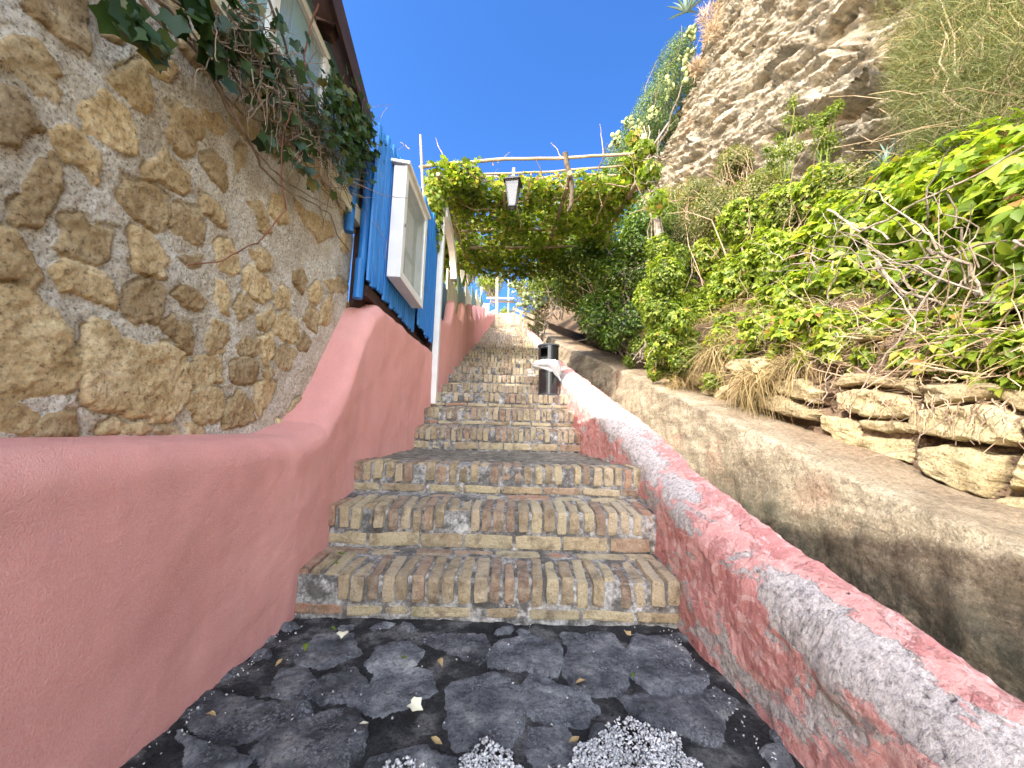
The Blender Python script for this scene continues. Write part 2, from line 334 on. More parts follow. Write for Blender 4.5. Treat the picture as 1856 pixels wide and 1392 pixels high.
def mk_bag():
    m,nt,b=newmat('translucent_plastic'); b.inputs['Base Color'].default_value=(.78,.80,.80,1); b.inputs['Roughness'].default_value=.3
    b.inputs['Specular IOR Level'].default_value=.6; b.inputs['Alpha'].default_value=.6; bump(nt,b,noise(nt,30,6,.7,coords(nt)),.8,.01); return m
M['bag']=mk_bag()
M['backpaper']=simple('display_board_backing',(.36,.42,.34),(.58,.62,.52),18,60,.1,.001,.7)
M['gravel']=simple('white_gravel_chips',(.24,.24,.24),(.60,.59,.57),20,90,.4,.002,.8,isl=.25)
M['tile']=simple('terracotta',(.30,.10,.05),(.48,.20,.11),9,50,.4,.003,.85)
M['deadleaf']=leafmat('dead_leaf',[(0,(.22,.09,.04)),(.4,(.36,.20,.09)),(.75,(.50,.40,.20)),(1,(.13,.15,.05))],.2,.8)
M['creeper']=leafmat('creeper_leaves',[(0,(.08,.14,.015)),(.35,(.18,.27,.027)),(.75,(.31,.39,.042)),(.965,(.38,.42,.07)),(.985,(.33,.20,.07)),(1,(.26,.12,.05))],.45,.42)
M['shrub']=leafmat('bright_shrub_leaves',[(0,(.055,.095,.015)),(.4,(.12,.19,.026)),(.8,(.22,.29,.04)),(1,(.32,.35,.08))],.4,.5)
M['darkshrub']=leafmat('dark_glossy_leaves',[(0,(.04,.09,.012)),(.5,(.08,.155,.02)),(.85,(.16,.25,.035)),(1,(.26,.34,.05))],.3,.35,.5)
M['olive']=leafmat('olive_dry_leaves',[(0,(.07,.09,.025)),(.5,(.14,.165,.05)),(.8,(.22,.23,.08)),(1,(.30,.22,.12))],.35,.6)
M['vine']=leafmat('pergola_vine_leaves',[(0,(.07,.12,.015)),(.4,(.16,.24,.03)),(.75,(.29,.36,.06)),(.93,(.38,.37,.08)),(1,(.34,.20,.08))],.5,.5)
M['ivy']=leafmat('dark_vine_leaves',[(0,(.014,.04,.010)),(.5,(.028,.068,.016)),(.85,(.05,.10,.025)),(1,(.15,.12,.035))],.3,.45)
M['conifer']=leafmat('ridge_shrub_leaves',[(0,(.05,.10,.03)),(.5,(.09,.16,.045)),(1,(.16,.23,.08))],.25,.6)
M['broom']=leafmat('broom_shoots',[(0,(.06,.085,.025)),(.5,(.12,.15,.05)),(.8,(.20,.22,.08)),(1,(.30,.26,.13))],.2,.7)
M['straw']=leafmat('dry_grass_blades',[(0,(.16,.11,.05)),(.5,(.34,.26,.13)),(1,(.50,.42,.23))],.25,.8)
M['cactus']=simple('prickly_pear_pads',(.12,.18,.07),(.25,.30,.14),5,40,.3,.004,.6,isl=.3)
M['agave']=simple('agave_leaf',(.09,.17,.15),(.19,.28,.24),4,40,.2,.004,.5,isl=.25)

# leaf templates ------------------------------------------------------
def T_oval(w=.5,fold=.12):
    v=[(0,0,0),(w*.42,.28,fold),(w*.5,.55,fold),(0,1,-.05),(-w*.5,.55,fold),(-w*.42,.28,fold),(0,.5,0)]
    f=[(0,1,2,6),(6,2,3,3),(6,3,4,4),(0,6,4,5)]
    return np.array(v),[(0,1,6),(1,2,6),(2,3,6),(3,4,6),(4,5,6),(5,0,6)]
def T_ivy():
    r=[(0,.08),(.24,-.06),(.44,.06),(.44,.30),(.60,.56),(.24,.70),(0,1.02),(-.24,.70),(-.60,.56),(-.44,.30),(-.44,.06),(-.24,-.06)]
    v=[(x,y,.18*abs(x)) for x,y in r]+[(0,.42,-.03)]
    return np.array(v),[(i,(i+1)%12,12) for i in range(12)]
def T_palm(n=5):
    V=[];Fs=[]; ov,of=T_oval(.52,.07)
    for k in range(n):
        a=(k-(n-1)/2)*math.radians(58); s=1-.12*abs(k-(n-1)/2)
        R=np.array([[math.cos(a),math.sin(a),0],[-math.sin(a),math.cos(a),0],[0,0,1]])
        q=(ov*s+np.array([0,.08,0])); q[:,2]-=.22*q[:,1]**2
        q=q@R.T; Fs+=[tuple(i+len(V)*1 for i in t) for t in [tuple(np.array(t)) for t in of]] if False else [tuple(int(i)+sum(len(z) for z in [V]) for i in t) for t in of]
        V+=q.tolist()
    return np.array(V),Fs
def T_blade(n=3,w=.03,bend=.5):
    v=[];f=[]
    for i in range(n+1):
        t=i/n; ww=w*(1-t*.85); y=t; z=-bend*t*t*.6
        v+=[(-ww,y*(1-.2*bend*t),z),(ww,y*(1-.2*bend*t),z)]
    for i in range(n):
        a=2*i; f+=[(a,a+1,a+3),(a,a+3,a+2)]
    return np.array(v),f
def instances(tv,tf,pos,ydir,zdir,scale):
    """copies of a template: local y along ydir, local z near zdir, all in one leaf mesh"""
    pos=np.asarray(pos); y=ydir/(np.linalg.norm(ydir,axis=1)[:,None]+1e-9)
    x=np.cross(y,zdir); x/=np.linalg.norm(x,axis=1)[:,None]+1e-9; z=np.cross(x,y)
    s=np.asarray(scale)[:,None,None]
    V=pos[:,None,:]+s*(tv[None,:,0:1]*x[:,None,:]+tv[None,:,1:2]*y[:,None,:]+tv[None,:,2:3]*z[:,None,:])
    k=len(tv); n=len(pos); tf=np.array(tf)
    Fc=(tf[None,:,:]+(np.arange(n)*k)[:,None,None]).reshape(-1,3)
    return V.reshape(-1,3),Fc
def unit(v): return v/(np.linalg.norm(v,axis=1)[:,None]+1e-9)
def ell_points(ells,n,rg,shell=.35,gap=.42,gs=3.0,seed=3,low=-1.0):
    """points near the surface of a set of ellipsoids (centre, radii), with gaps"""
    E=np.array([list(c)+list(r) for c,r in ells]); w=(E[:,3]*E[:,4]+E[:,4]*E[:,5]+E[:,3]*E[:,5]); w/=w.sum()
    out=[];no=[];tot=0
    while tot<n:
        m=n*2; i=rg.choice(len(E),m,p=w); d=unit(rg.normal(size=(m,3)))
        k=d[:,2]>low; i=i[k]; d=d[k]; m=len(d)
        r=1-np.abs(rg.normal(size=m))*shell
        r=np.clip(r,.05,1); b=E[i,:3]+d*E[i,3:]*r[:,None]*(0.82+.36*vnoise(d*2.3+E[i,:3],seed+9))[:,None]
        keep=vnoise(b*gs,seed)>gap-.25*(rg.random(m)<.25)
        nn=unit(d/E[i,3:]); out.append(b[keep]); no.append(nn[keep]); tot+=keep.sum()
    return np.concatenate(out)[:n],np.concatenate(no)[:n]
def foliage(name,mat,ells,n,size,tmpl,parent=None,rg=None,upb=.5,shell=.3,gap=.4,gs=3.0,seed=1,droop=.3,low=-1.0,clip=None,**k):
    rg=rg or np.random.default_rng(seed)
    p,nn=ell_points(ells,n,rg,shell,gap,gs,seed,low)
    if clip is not None:
        kk=clip(p); p=p[kk]; nn=nn[kk]
    m=len(p)
    z=unit(nn+np.array([0,0,upb])+rg.normal(size=(m,3))*.45)
    y=rg.normal(size=(m,3))+nn*.6; y[:,2]-=droop; y=y-(y*z).sum(1)[:,None]*z
    s=size*(.55+.75*rg.random(m))
    V,Fc=instances(*tmpl,p,y,z,s)
    return mesh_obj(name,V,Fc,mat,parent,**k)
def wander(a,b,n,amp,rg,sag=0):
    a=np.array(a,float);b=np.array(b,float); t=np.linspace(0,1,n)[:,None]
    w=rg.normal(size=(n,3)).cumsum(0); w-=w[0]; w=w-t*w[-1]
    p=a+(b-a)*t+w*amp; p[:,2]-=sag*np.sin(math.pi*t[:,0]); return p
OVAL=T_oval(); IVY=T_ivy(); PALM=T_palm(); BLADE=T_blade()

# ================================================================== STRUCTURE
# steps: (d, z base, z nose, x left, x right)
ST=[(1.73,0.0,.17,-.90,.72),(2.06,.19,.385,-.93,.745),(2.40,.415,.585,-.95,.77),(3.85,.615,.81,-.96,.68),(4.2,.865,1.03,-.955,.66),(4.56,1.085,1.25,-.94,.65)]
d_,z_=5.0,1.27
ST.append((5.02,1.265,1.415,-.90,.60)); ST.append((5.40,1.43,1.60,-.89,.56)); ST.append((5.80,1.615,1.78,-.88,.53)); ST.append((6.25,1.795,1.94,-.88,.51))
z=1.955; d=6.68; k=0
def SXL(y): return np.interp(y,[0,1.73,2.4,4.5,6,10,16,43],[-.88,-.90,-.95,-.95,-.88,-.90,-1.02,-1.55])
def SXR(y): return np.interp(y,[0,1.73,2.4,3.2,4.5,5.4,7,10,16,43],[.71,.72,.77,.72,.65,.56,.50,.49,.32,-.42])
while d<44:
    w=.45 if d<17 else .62; rz=.153 if d<17 else .212
    ST.append((d,z-.012,z+rz-.012,float(SXL(d)),float(SXR(d)))); d+=w; z+=rz
def stair_z(y):
    return np.interp(y,[s[0] for s in ST],[s[1] for s in ST])
# ground -------------------------------------------------------------
def px_poly(lst,scale,ox,oy,fn,uv): return [uv(fn(ox+x/scale,oy+y/scale)) for x,y in lst]
G=[[(700,1060),(760,1010),(900,990),(970,1030),(1020,1130),(1020,1220),(960,1290),(880,1310),(760,1290),(700,1200)],
[(1000,1050),(1060,1000),(1180,1040),(1290,1090),(1330,1130),(1290,1190),(1150,1200),(1060,1170)],
[(870,930),(900,870),(1020,840),(1150,880),(1190,960),(1150,1010),(1000,980),(880,960)],
[(1190,840),(1370,830),(1440,900),(1450,1010),(1400,1060),(1260,1080),(1210,1000)],
[(1450,870),(1500,830),(1640,840),(1720,930),(1790,1000),(1750,1060),(1560,1060),(1470,980)],
[(1410,1090),(1480,1060),(1600,1080),(1820,1100),(1820,1250),(1750,1260),(1600,1200),(1480,1150)],
[(1060,1220),(1180,1200),(1280,1270),(1280,1330),(1200,1392),(1100,1392),(1050,1300)],
[(0,1190),(100,1160),(300,1150),(390,1190),(360,1300),(200,1440),(-40,1440),(-80,1300)],
[(290,1120),(400,990),(420,940),(640,980),(650,1060),(560,1110),(430,1150)],
[(150,1080),(200,1010),(330,970),(370,1040),(280,1110),(190,1110)],
[(0,1040),(20,960),(120,950),(180,1010),(130,1080),(0,1100),(-60,1080)],
[(50,1170),(90,1090),(140,1090),(150,1140),(100,1190)],
[(370,940),(420,880),(560,860),(610,900),(560,960),(420,970)],
[(600,850),(700,820),(860,830),(880,900),(820,950),(700,900)],
[(80,900),(160,830),(330,820),(360,900),(250,960),(120,950)],
[(420,1310),(600,1280),(740,1330),(740,1392),(640,1450),(400,1440)],
[(1750,1080),(1820,1040),(1900,1100),(1850,1150)],
[(1310,1200),(1370,1190),(1380,1260),(1320,1270)],
[(-370,1070),(-160,1070),(30,1140),(-40,1250),(-190,1280),(-370,1200)],
[(-400,1230),(-200,1300),(-110,1330),(-150,1440),(-400,1440)]]
gp=[px_poly(g,2.275,500,780,lambda a,b:PH(a,b,0),lambda p:(p[0],p[1])) for g in G]
rr=np.random.default_rng(5)
def blobpoly(cx,cy,r,rg,n=8,asp=1.0):
    a=np.sort(rg.random(n))*2*math.pi*.25+np.arange(n)*2*math.pi/n
    q=r*(.75+.4*rg.random(n)); return [(cx+q[i]*math.cos(a[i])*asp,cy+q[i]*math.sin(a[i])) for i in range(n)]
def fill_random(polys,x0,x1,y0,y1,step,rg,asp=1.0,m=.02,rf=.43,md=.9):
    cent=[np.mean(p,axis=0) for p in polys]; rad=[max(np.linalg.norm(np.array(q)-c) for q in p)*.85 for p,c in zip(polys,cent)]
    y=y0;row=0
    while y<y1:
        x=x0+(row%2)*step*asp/2
        while x<x1:
            c=np.array([x+rg.normal()*step*.13,y+rg.normal()*step*.13]); r=step*rf*(.75+.4*rg.random())
            if all(np.linalg.norm(c-q)>s+r*md for q,s in zip(cent,rad)): polys.append(blobpoly(c[0],c[1],r,rg,asp=asp))
            x+=step*asp
        y+=step; row+=1
    return polys
gp=[[tuple(np.mean(p,axis=0)+(np.array(q)-np.mean(p,axis=0))*1.09) for q in p] for p in gp]
n0=len(gp)
_c=[np.mean(p,axis=0) for p in gp]
gp=fill_random(gp,-.95,.85,-1.6,.95,.24,rr); gp=fill_random(gp,-.92,.80,.95,1.70,.10,rr,1.2,rf=.40,md=1.0)
def relief(polys,U,Vv,h,edge,seed,round_=.03,warp=.02,ws=9,rnd=1.0):
    """height and stone mask over (U,V) for a set of stone outlines"""
    P=np.stack([U.ravel(),Vv.ravel()],1); Z=np.zeros(len(P))
    q3=np.column_stack([P*ws,Z+seed]); W=np.stack([fbm(q3,3,seed)-.5,fbm(q3,3,seed+50)-.5],1)*warp*2
    q3=np.column_stack([P*ws*4,Z+seed]); W+=np.stack([fbm(q3,3,seed+20)-.5,fbm(q3,3,seed+70)-.5],1)*warp*.7
    PW=P+W; H=np.zeros(len(P)); S=np.zeros(len(P)); ID=np.zeros(len(P)); rg=np.random.default_rng(seed)
    SD=np.full(len(P),1.0)
    for pl in polys:
        pl=np.array(pl); lo=pl.min(0)-.06; hi=pl.max(0)+.06; k=np.where((PW[:,0]>lo[0])&(PW[:,0]<hi[0])&(PW[:,1]>lo[1])&(PW[:,1]<hi[1]))[0]
        hh=h*(.4+1.2*rg.random()); idv=rg.random(); tx,ty=rg.normal(size=2)*.12*rnd
        if len(k)==0: continue
        sd=poly_sdf(PW[k],pl); SD[k]=np.minimum(SD[k],sd)
        s=sm(edge,-edge,sd); c=pl.mean(0)
        hv=hh*(1-np.exp(np.minimum(sd,0)/round_))+ s*((PW[k]-c)@np.array([tx,ty]))*.5
        up_=s>S[k]; kk=k[up_]; S[kk]=s[up_]; H[kk]=hv[up_]; ID[kk]=idv
    return H,S,ID,SD
nu,nv=380,560
gu=np.linspace(-1.15,.95,nu); gv=np.linspace(-1.6,1.80,nv); U,Vv=np.meshgrid(gu,gv)
H,S,ID,SD=relief(gp,U,Vv,.013,.005,11,.007,.026,9,.3)
P3=np.column_stack([U.ravel(),Vv.ravel(),np.zeros(U.size)])
Zg=-.014+H+(fbm(P3*16,5,4)-.5)*.020+(fbm(P3*60,3,8)-.5)*.009+(fbm(P3*2.5,2,2)-.5)*.03-.02*sm(.0,.03,SD)*0
Zg+= sm(.60,.72,U.ravel())*.0
mesh_obj('paved_path',np.column_stack([U.ravel(),Vv.ravel(),Zg]),grid_faces(nu,nv),M['cobble'],smooth=True,attrs={'stone':S,'sid':ID},kind='structure')
# far terrain sheet
def terr():
    xs=np.concatenate([-np.geomspace(300,3.2,26),np.linspace(-3,3,25),np.geomspace(3.2,300,26)]); ys=np.concatenate([-np.geomspace(300,2,22),np.linspace(-1.8,46,60),np.geomspace(48,400,18)])
    X,Y=np.meshgrid(xs,ys); zz=stair_z(np.clip(Y,0,44)); zz=zz-.35
    Zt=zz+np.where(X>2.2,np.clip((X-2.2)*.5,0,6),0)
    Zt-=np.where(X<-2,np.clip((-X-2)*.6,0,40),0)
    Zt-=np.clip((Y-46)*.4,0,80)
    return X,Y,Zt
X,Y,Zt=terr()
mesh_obj('hillside_ground',np.column_stack([X.ravel(),Y.ravel(),Zt.ravel()]),grid_faces(X.shape[1],X.shape[0]),M['earth'],smooth=True,kind='structure')
# gravel chips set in the paving
def pebbles():
    rg=np.random.default_rng(9); V=[];
    base=np.array([(1,0,0),(-1,0,0),(0,1,0),(0,-1,0),(0,0,1),(0,0,-1)],float); bf=[(0,2,4),(2,1,4),(1,3,4),(3,0,4),(2,0,5),(1,2,5),(3,1,5),(0,3,5)]
    pos=[]
    for cx,cy,rx,ry,n in((1145,1392,122,74,2300),(885,1402,60,50,560),(1010,1440,60,40,120),(735,1400,50,20,90)):
        k=0
        while k<n:
            a=rg.random()*6.283; r=math.sqrt(rg.random())*(1+.12*math.sin(3*a)+.08*math.sin(7*a+1))
            p=PH(cx+rx*r*math.cos(a),cy+ry*r*math.sin(a),0.0)
            if p[1]<.5: k+=1; continue
            pos.append((p[0],p[1],rg.random()*.008+.002)); k+=1
    for k in range(220):                              # chips and grit gathered along the wall feet and in the joints
        if k%3==0: x=-.86+abs(rg.normal())*.035; y=.7+1.0*rg.random()
        elif k%3==1: x=.68-abs(rg.normal())*.03; y=.7+1.0*rg.random()
        else: x=-.85+1.55*rg.random(); y=.85+.85*rg.random()
        pos.append((x,y,.004))
    pos=np.array(pos); n=len(pos)
    tv=base*np.array([1,.8,.6]); s=.0034+.0046*rg.random(n)**1.5; s[-220:]*=.65
    yy=rg.normal(size=(n,3)); zz=rg.normal(size=(n,3))*.5+np.array([0,0,1])
    V,Fc=instances(tv,bf,pos,yy,zz,s)
    V+=rg.normal(size=V.shape)*.0009
    mesh_obj('gravel',V,Fc,M['gravel'],kind='stuff',label='white gravel chips pressed into the dark paving',cat='gravel')
pebbles()
# ---------------------------------------------------------------- stair bricks
def rbox_t(n=4,r=.18):
    V=[];Fc=[]
    t=np.linspace(-1,1,n+1)
    for ax in range(3):
        for sg in(-1,1):
            o=len(V)
            for a in t:
                for b_ in t:
                    p=[0,0,0]; p[ax]=sg; p[(ax+1)%3]=a*sg; p[(ax+2)%3]=b_; V.append(p)
            for i in range(n):
                for j in range(n):
                    q=(o+i*(n+1)+j,o+(i+1)*(n+1)+j,o+(i+1)*(n+1)+j+1,o+i*(n+1)+j+1); Fc.append(q)
    V=np.array(V,float)
    key=np.round(V,5); uq,inv=np.unique(key,axis=0,return_inverse=True); inv=inv.ravel()
    return uq,[tuple(int(inv[i]) for i in q) for q in Fc]
RB4=rbox_t(5); RB2=rbox_t(2)
def brick_verts(T,c,hx,hy,hz,r,amp,rg,tilt=(0,0),yaw=0):
    h=np.array([hx,hy,hz]); V=T[0]*h; inner=np.sign(V)*np.minimum(np.abs(V),np.maximum(h-r,0)); dlt=V-inner
    L=np.linalg.norm(dlt,axis=1)[:,None]; V=inner+np.where(L>1e-6,dlt/np.maximum(L,1e-6)*r,0)
    off=rg.random(3)*100
    if amp>0:
        V+= (np.stack([fbm(V*22+off+q*17,3,5) for q in range(3)],1)-.5)*amp
    a,b_=tilt; V[:,2]+=V[:,1]*a+V[:,0]*b_
    cy,sy=math.cos(yaw),math.sin(yaw); V=np.column_stack([V[:,0]*cy-V[:,1]*sy,V[:,0]*sy+V[:,1]*cy,V[:,2]])
    return V+np.array(c)
stairs=thing('brick_staircase','long narrow staircase of worn brick on edge climbing between the pink walls','staircase',(0,1.73,0))
rg=np.random.default_rng(21)
for i,(d,zb,zn,xl,xr) in enumerate(ST[:-1]):
    dn,zbn=ST[i+1][0],ST[i+1][1]
    near=i<10
    w=.0655 if i<26 else .09
    bh=.112 if (zn-zb)>.15 else (zn-zb)*.62
    mb=MB(); T=RB4 if i<6 else RB2
    sl_=(zbn-zn)/(dn-d) if dn>d else 0
    depth=min(.235,dn-d-.02)
    x=xl-.02; 
    while x<xr+.01:
        bw=w*(.86+.22*rg.random()); gap=.010
        c=(x+bw/2, d+depth/2+rg.normal()*.008+(.012 if rg.random()<.08 else 0), zn-bh/2+sl_*depth/2+rg.normal()*.0045-(.006 if rg.random()<.05 else 0))
        if not(near and rg.random()<.008):
            mb.add(brick_verts(T,c,(bw-gap)/2,depth/2,bh/2*(.93+.1*rg.random()),.011,.016 if i<6 else .006,rg,(sl_+rg.normal()*.03,rg.normal()*.05),rg.normal()*.03),T[1])
        x+=bw
    # stretcher course beneath
    sh=(zn-zb)-bh-.014; x=xl-.02-rg.random()*.1
    if sh>.02:
        while x<xr+.02:
            bl=.245*(.85+.3*rg.random()); a=max(x,xl-.02); b_=min(x+bl,xr+.02)
            if b_-a>.05: mb.add(brick_verts(T,((a+b_)/2,d+.075+rg.normal()*.003,zb+sh/2),(b_-a)/2-.006,.07,sh/2,.009,.013 if i<6 else .004,rg,(0,rg.normal()*.02)),T[1])
            x+=bl
    # rear fill bricks on the tread
    if dn-d-depth>.07 and i!=2:
        y0=d+depth+.01; x=xl-.02
        while x<xr:
            bl=.22*(.8+.4*rg.random()); b_=min(x+bl,xr+.02); hy=(dn-y0)/2-.003
            mb.add(brick_verts(T,((x+b_)/2,y0+hy,zn+sl_*(depth+hy)-.035+rg.normal()*.003),(b_-x)/2-.006,hy,.03,.009,.012 if i<6 else .004,rg,(sl_,0)),T[1])
            x+=bl
    bo=mb.build('brick_step',M['brick'],stairs)
    # mortar bed under the bricks (sub-part of the step)
    m2n=90 if i<6 else 12
    ys=[d+.012,d+.012,d+.05,d+depth,dn+.03]; zs=[zb-.08,zn-.014,zn-.010,zn+sl_*depth-.008,zbn-.006]
    if i==2: ys=[d+.012,d+.012,d+.05,d+depth]; zs=[zb-.08,zn-.014,zn-.01,zn+sl_*depth-.008]
    xs=np.linspace(xl-.06,xr+.06,m2n); q=[]
    for yy,zz in zip(ys,zs):
        for xx in xs: q.append((xx,yy,zz))
    q=np.array(q); 
    if i<6: q[:,1]+=(fbm(q*14,3,3)-.5)*.014; q[:,2]+=(fbm(q*11+5,3,4)-.5)*.012
    mesh_obj('mortar_bed',q,grid_faces(m2n,len(ys)),M['mortar'],bo)
    # children of brick_step
d,zb,zn,xl,xr=ST[2]; dn,zbn=ST[3][0],ST[3][1]
nu,nv=220,160; xs=np.linspace(-1.05,.86,nu); ys=np.linspace(d+.20,dn+.04,nv); U,Vv=np.meshgrid(xs,ys)
lp=fill_random([],-1.0,.85,d+.36,dn,.21,np.random.default_rng(3),1.15,rf=.5)
H,S,ID,SD=relief(lp,U,Vv,.012,.01,31,.02,.02,8,.4)
P3=np.column_stack([U.ravel(),Vv.ravel(),np.zeros(U.size)])
Zl=zn-.018+(Vv.ravel()-d)*(zbn-zn)/(dn-d)+H*.7+(fbm(P3*14,4,2)-.5)*.014
mesh_obj('landing_paving',np.column_stack([U.ravel(),Vv.ravel(),Zl]),grid_faces(nu,nv),M['landing'],stairs,smooth=True,attrs={'stone':S,'sid':ID})
# ---------------------------------------------------------------- left pink wall (near)
def lerp(y,a,b): return float(np.interp(y,a,b))
def xface(y): return lerp(y,[-2,1.7,2.4,4.0,4.5],[-.885,-.885,-.945,-.955,-.93])
def xst(y): return lerp(y,[-2,1.4,2.9,4.5],[-1.115,-1.12,-1.185,-1.26])      # plane of the stone house wall
def ztop(y): return lerp(y,[-2,.6,1.72,1.95,2.10,2.25,2.45,2.60,2.75,4.5],[.735,.735,.742,.80,.93,1.10,1.40,1.60,1.70,1.76])
ys=np.concatenate([np.linspace(-2.0,1.4,170),np.linspace(1.42,4.45,230)])
prof=[]
for y in ys:
    xf=xface(y); xs_=xst(y)-.06; zt=ztop(y); r=.095
    base=lerp(y,[-2,1.7,4.5],[-.06,-.06,.5]); pts=[]
    for t in np.linspace(0,1,46): pts.append((xf+.03*(1-t)*0-(.012*t),base+(zt-r-base)*t))
    for a in np.linspace(0,math.pi/2,12)[1:]: pts.append((xf-.012-r*(1-math.cos(a)),zt-r+r*math.sin(a)))
    for t in np.linspace(0,1,14)[1:]: pts.append((xf-.012-r+(xs_-(xf-.012-r))*t,zt+.012*t))
    prof.append([(px,y,pz) for px,pz in pts])
prof=np.array(prof); nu=prof.shape[1]; nv=prof.shape[0]; V=prof.reshape(-1,3)
D=(fbm(V*3,3,5)-.5)*.03+(fbm(V*14,3,6)-.5)*.006
V=V+np.column_stack([D,D*0,D*.6])
pinkw=mesh_obj('pink_rendered_wall',V,grid_faces(nu,nv,True),M['pink'],smooth=True,label='smooth pink rendered wall at lower left with a rounded ledge sweeping up under the blue fence',cat='wall')
mb=MB(); mb.box((-1.24,4.40,.5),(-.965,4.446,1.72)); mb.build('wall_end',M['pink'],pinkw)
# ---------------------------------------------------------------- stone house
house=thing('stone_house','rough ochre stone house on the left with pale blue boards under a dark brown eave','house',(-1.12,0,.7))
S4=[[(100,-60),(420,-60),(440,60),(425,120),(440,230),(410,270),(370,230),(290,180),(190,130),(150,70)],
[(0,190),(60,180),(100,210),(180,230),(290,320),(310,370),(270,400),(310,470),(300,535),(240,490),(180,470),(110,390),(60,350),(-40,330),(-40,200)],
[(-60,420),(60,420),(120,500),(150,580),(200,610),(190,640),(110,660),(110,740),(50,730),(-60,700)],
[(415,520),(500,440),(560,490),(620,560),(655,640),(660,760),(600,740),(540,700),(480,660),(420,640)],
[(505,370),(600,340),(640,280),(690,300),(740,400),(730,500),(690,540),(650,530),(580,420)],
[(520,80),(560,40),(600,50),(620,130),(590,180),(530,160)],
[(700,250),(780,260),(860,330),(860,380),(820,400),(740,360)],
[(220,640),(340,620),(430,660),(490,760),(500,900),(450,880),(400,820),(370,790),(300,770),(260,720)],
[(50,1010),(80,920),(150,850),(210,790),(240,750),(275,780),(285,900),(275,1050),(200,1105),(100,1090)],
[(300,1160),(320,1080),(390,1010),(470,1060),(555,1100),(540,1240),(470,1250),(350,1210),(290,1200)],
[(-40,1110),(100,1120),(160,1200),(170,1300),(130,1400),(60,1320),(-40,1330)],
[(570,920),(600,840),(700,870),(830,960),(820,1050),(770,1105),(700,1080),(640,1040),(590,970)],
[(700,850),(740,780),(790,710),(850,760),(900,850),(910,920),(870,930),(800,880),(730,880)],
[(810,520),(850,500),(920,550),(960,580),(970,640),(930,680),(920,750),(890,745),(850,700),(790,640)],
[(960,760),(1040,740),(1100,800),(1105,880),(1085,915),(1020,850),(970,800)],
[(1110,740),(1160,680),(1185,700),(1170,790),(1140,830)],
[(950,930),(1000,950),(1060,990),(1070,1080),(1040,1080),(960,1020)],
[(830,1030),(870,985),(940,1000),(980,1080),(970,1165),(920,1150),(850,1110),(820,1090)],
[(640,1120),(650,1095),(720,1110),(780,1170),(805,1240),(800,1330),(770,1345),(720,1330),(650,1300),(640,1250)],
[(970,540),(1060,540),(1100,600),(1090,650),(1020,640),(975,600)],
[(1195,970),(1240,970),(1290,1060),(1300,1120),(1240,1110)],
[(850,1205),(900,1200),(990,1230),(990,1270),(900,1275)],
[(1030,1170),(1060,1130),(1110,1150),(1150,1240),(1150,1300),(1110,1310),(1050,1260)],
[(1200,1200),(1250,1180),(1295,1230),(1290,1290),(1240,1290)],
[(1420,950),(1480,1010),(1590,1080),(1590,1120),(1540,1170),(1480,1100),(1450,1050)]]
S5=[[(-60,300),(60,300),(160,360),(240,410),(300,520),(350,640),(375,720),(320,780),(180,810),(-60,805)],
[(385,600),(410,510),(450,480),(520,500),(600,560),(680,600),(780,600),(860,640),(895,740),(880,860),(800,940),(700,940),(560,900),(430,870),(385,780)],
[(215,220),(330,170),(440,200),(520,280),(565,380),(550,430),(460,400),(370,360),(290,340),(260,280)],
[(580,420),(620,330),(650,290),(720,290),(785,320),(785,400),(745,500),(650,490),(590,460)],
[(840,370),(870,310),(940,310),(1000,370),(980,430),(940,455),(880,420)],
[(1045,270),(1090,290),(1115,360),(1110,450),(1070,420),(1045,350)],
[(750,490),(830,475),(930,520),(960,590),(930,655),(880,640),(840,590),(780,530)],
[(1000,540),(1040,465),(1100,480),(1100,560),(1060,620),(1005,620)],
[(1135,400),(1170,360),(1230,390),(1225,440),(1160,460),(1140,440)],
[(1175,240),(1210,210),(1290,290),(1310,370),(1240,390),(1190,340)],
[(900,760),(930,690),(1000,640),(1080,620),(1080,780),(960,785)],
[(900,860),(920,800),(1040,800),(1075,830),(1070,930),(1030,985),(950,970),(905,920)],
[(1120,700),(1160,650),(1230,650),(1255,700),(1240,770),(1190,790),(1130,760)],
[(1075,960),(1110,870),(1160,810),(1210,880),(1230,950),(1170,990),(1090,995)],
[(1240,450),(1300,410),(1325,480),(1290,530),(1245,500)],
[(1320,500),(1370,450),(1430,460),(1450,540),(1430,590),(1370,570),(1330,540)],
[(1260,560),(1310,540),(1320,650),(1290,690),(1260,640)],
[(1330,600),(1400,600),(1435,640),(1400,710),(1350,710),(1325,670)],
[(1430,590),(1470,540),(1500,580),(1490,630),(1440,625)],
[(1460,460),(1510,400),(1535,440),(1530,530),(1490,510)],
[(1410,240),(1450,220),(1475,290),(1450,345),(1415,310)],
[(1480,330),(1520,290),(1545,330),(1530,400),(1490,390)],
[(1560,290),(1620,270),(1680,300),(1660,350),(1590,350)],
[(1550,420),(1580,370),(1600,400),(1580,490),(1540,490)],
[(1320,370),(1360,320),(1400,360),(1395,430),(1340,430)],
[(1240,780),(1290,760),(1350,790),(1310,880),(1250,940),(1235,900)],
[(-40,820),(90,830),(180,910),(160,1020),(60,1030),(-40,1020)],
[(165,1010),(190,930),(280,900),(380,910),(395,980),(390,1040),(260,1045),(170,1040)],
[(480,1020),(500,970),(560,945),(690,975),(700,1000),(640,1040),(520,1040)],
[(720,1000),(750,960),(840,980),(860,1030),(760,1040)],
[(1130,600),(1180,540),(1260,560),(1250,620),(1180,650)],
[(1270,710),(1310,700),(1330,740),(1320,780),(1280,770)],
[(870,980),(990,980),(990,1030),(900,1030)]]
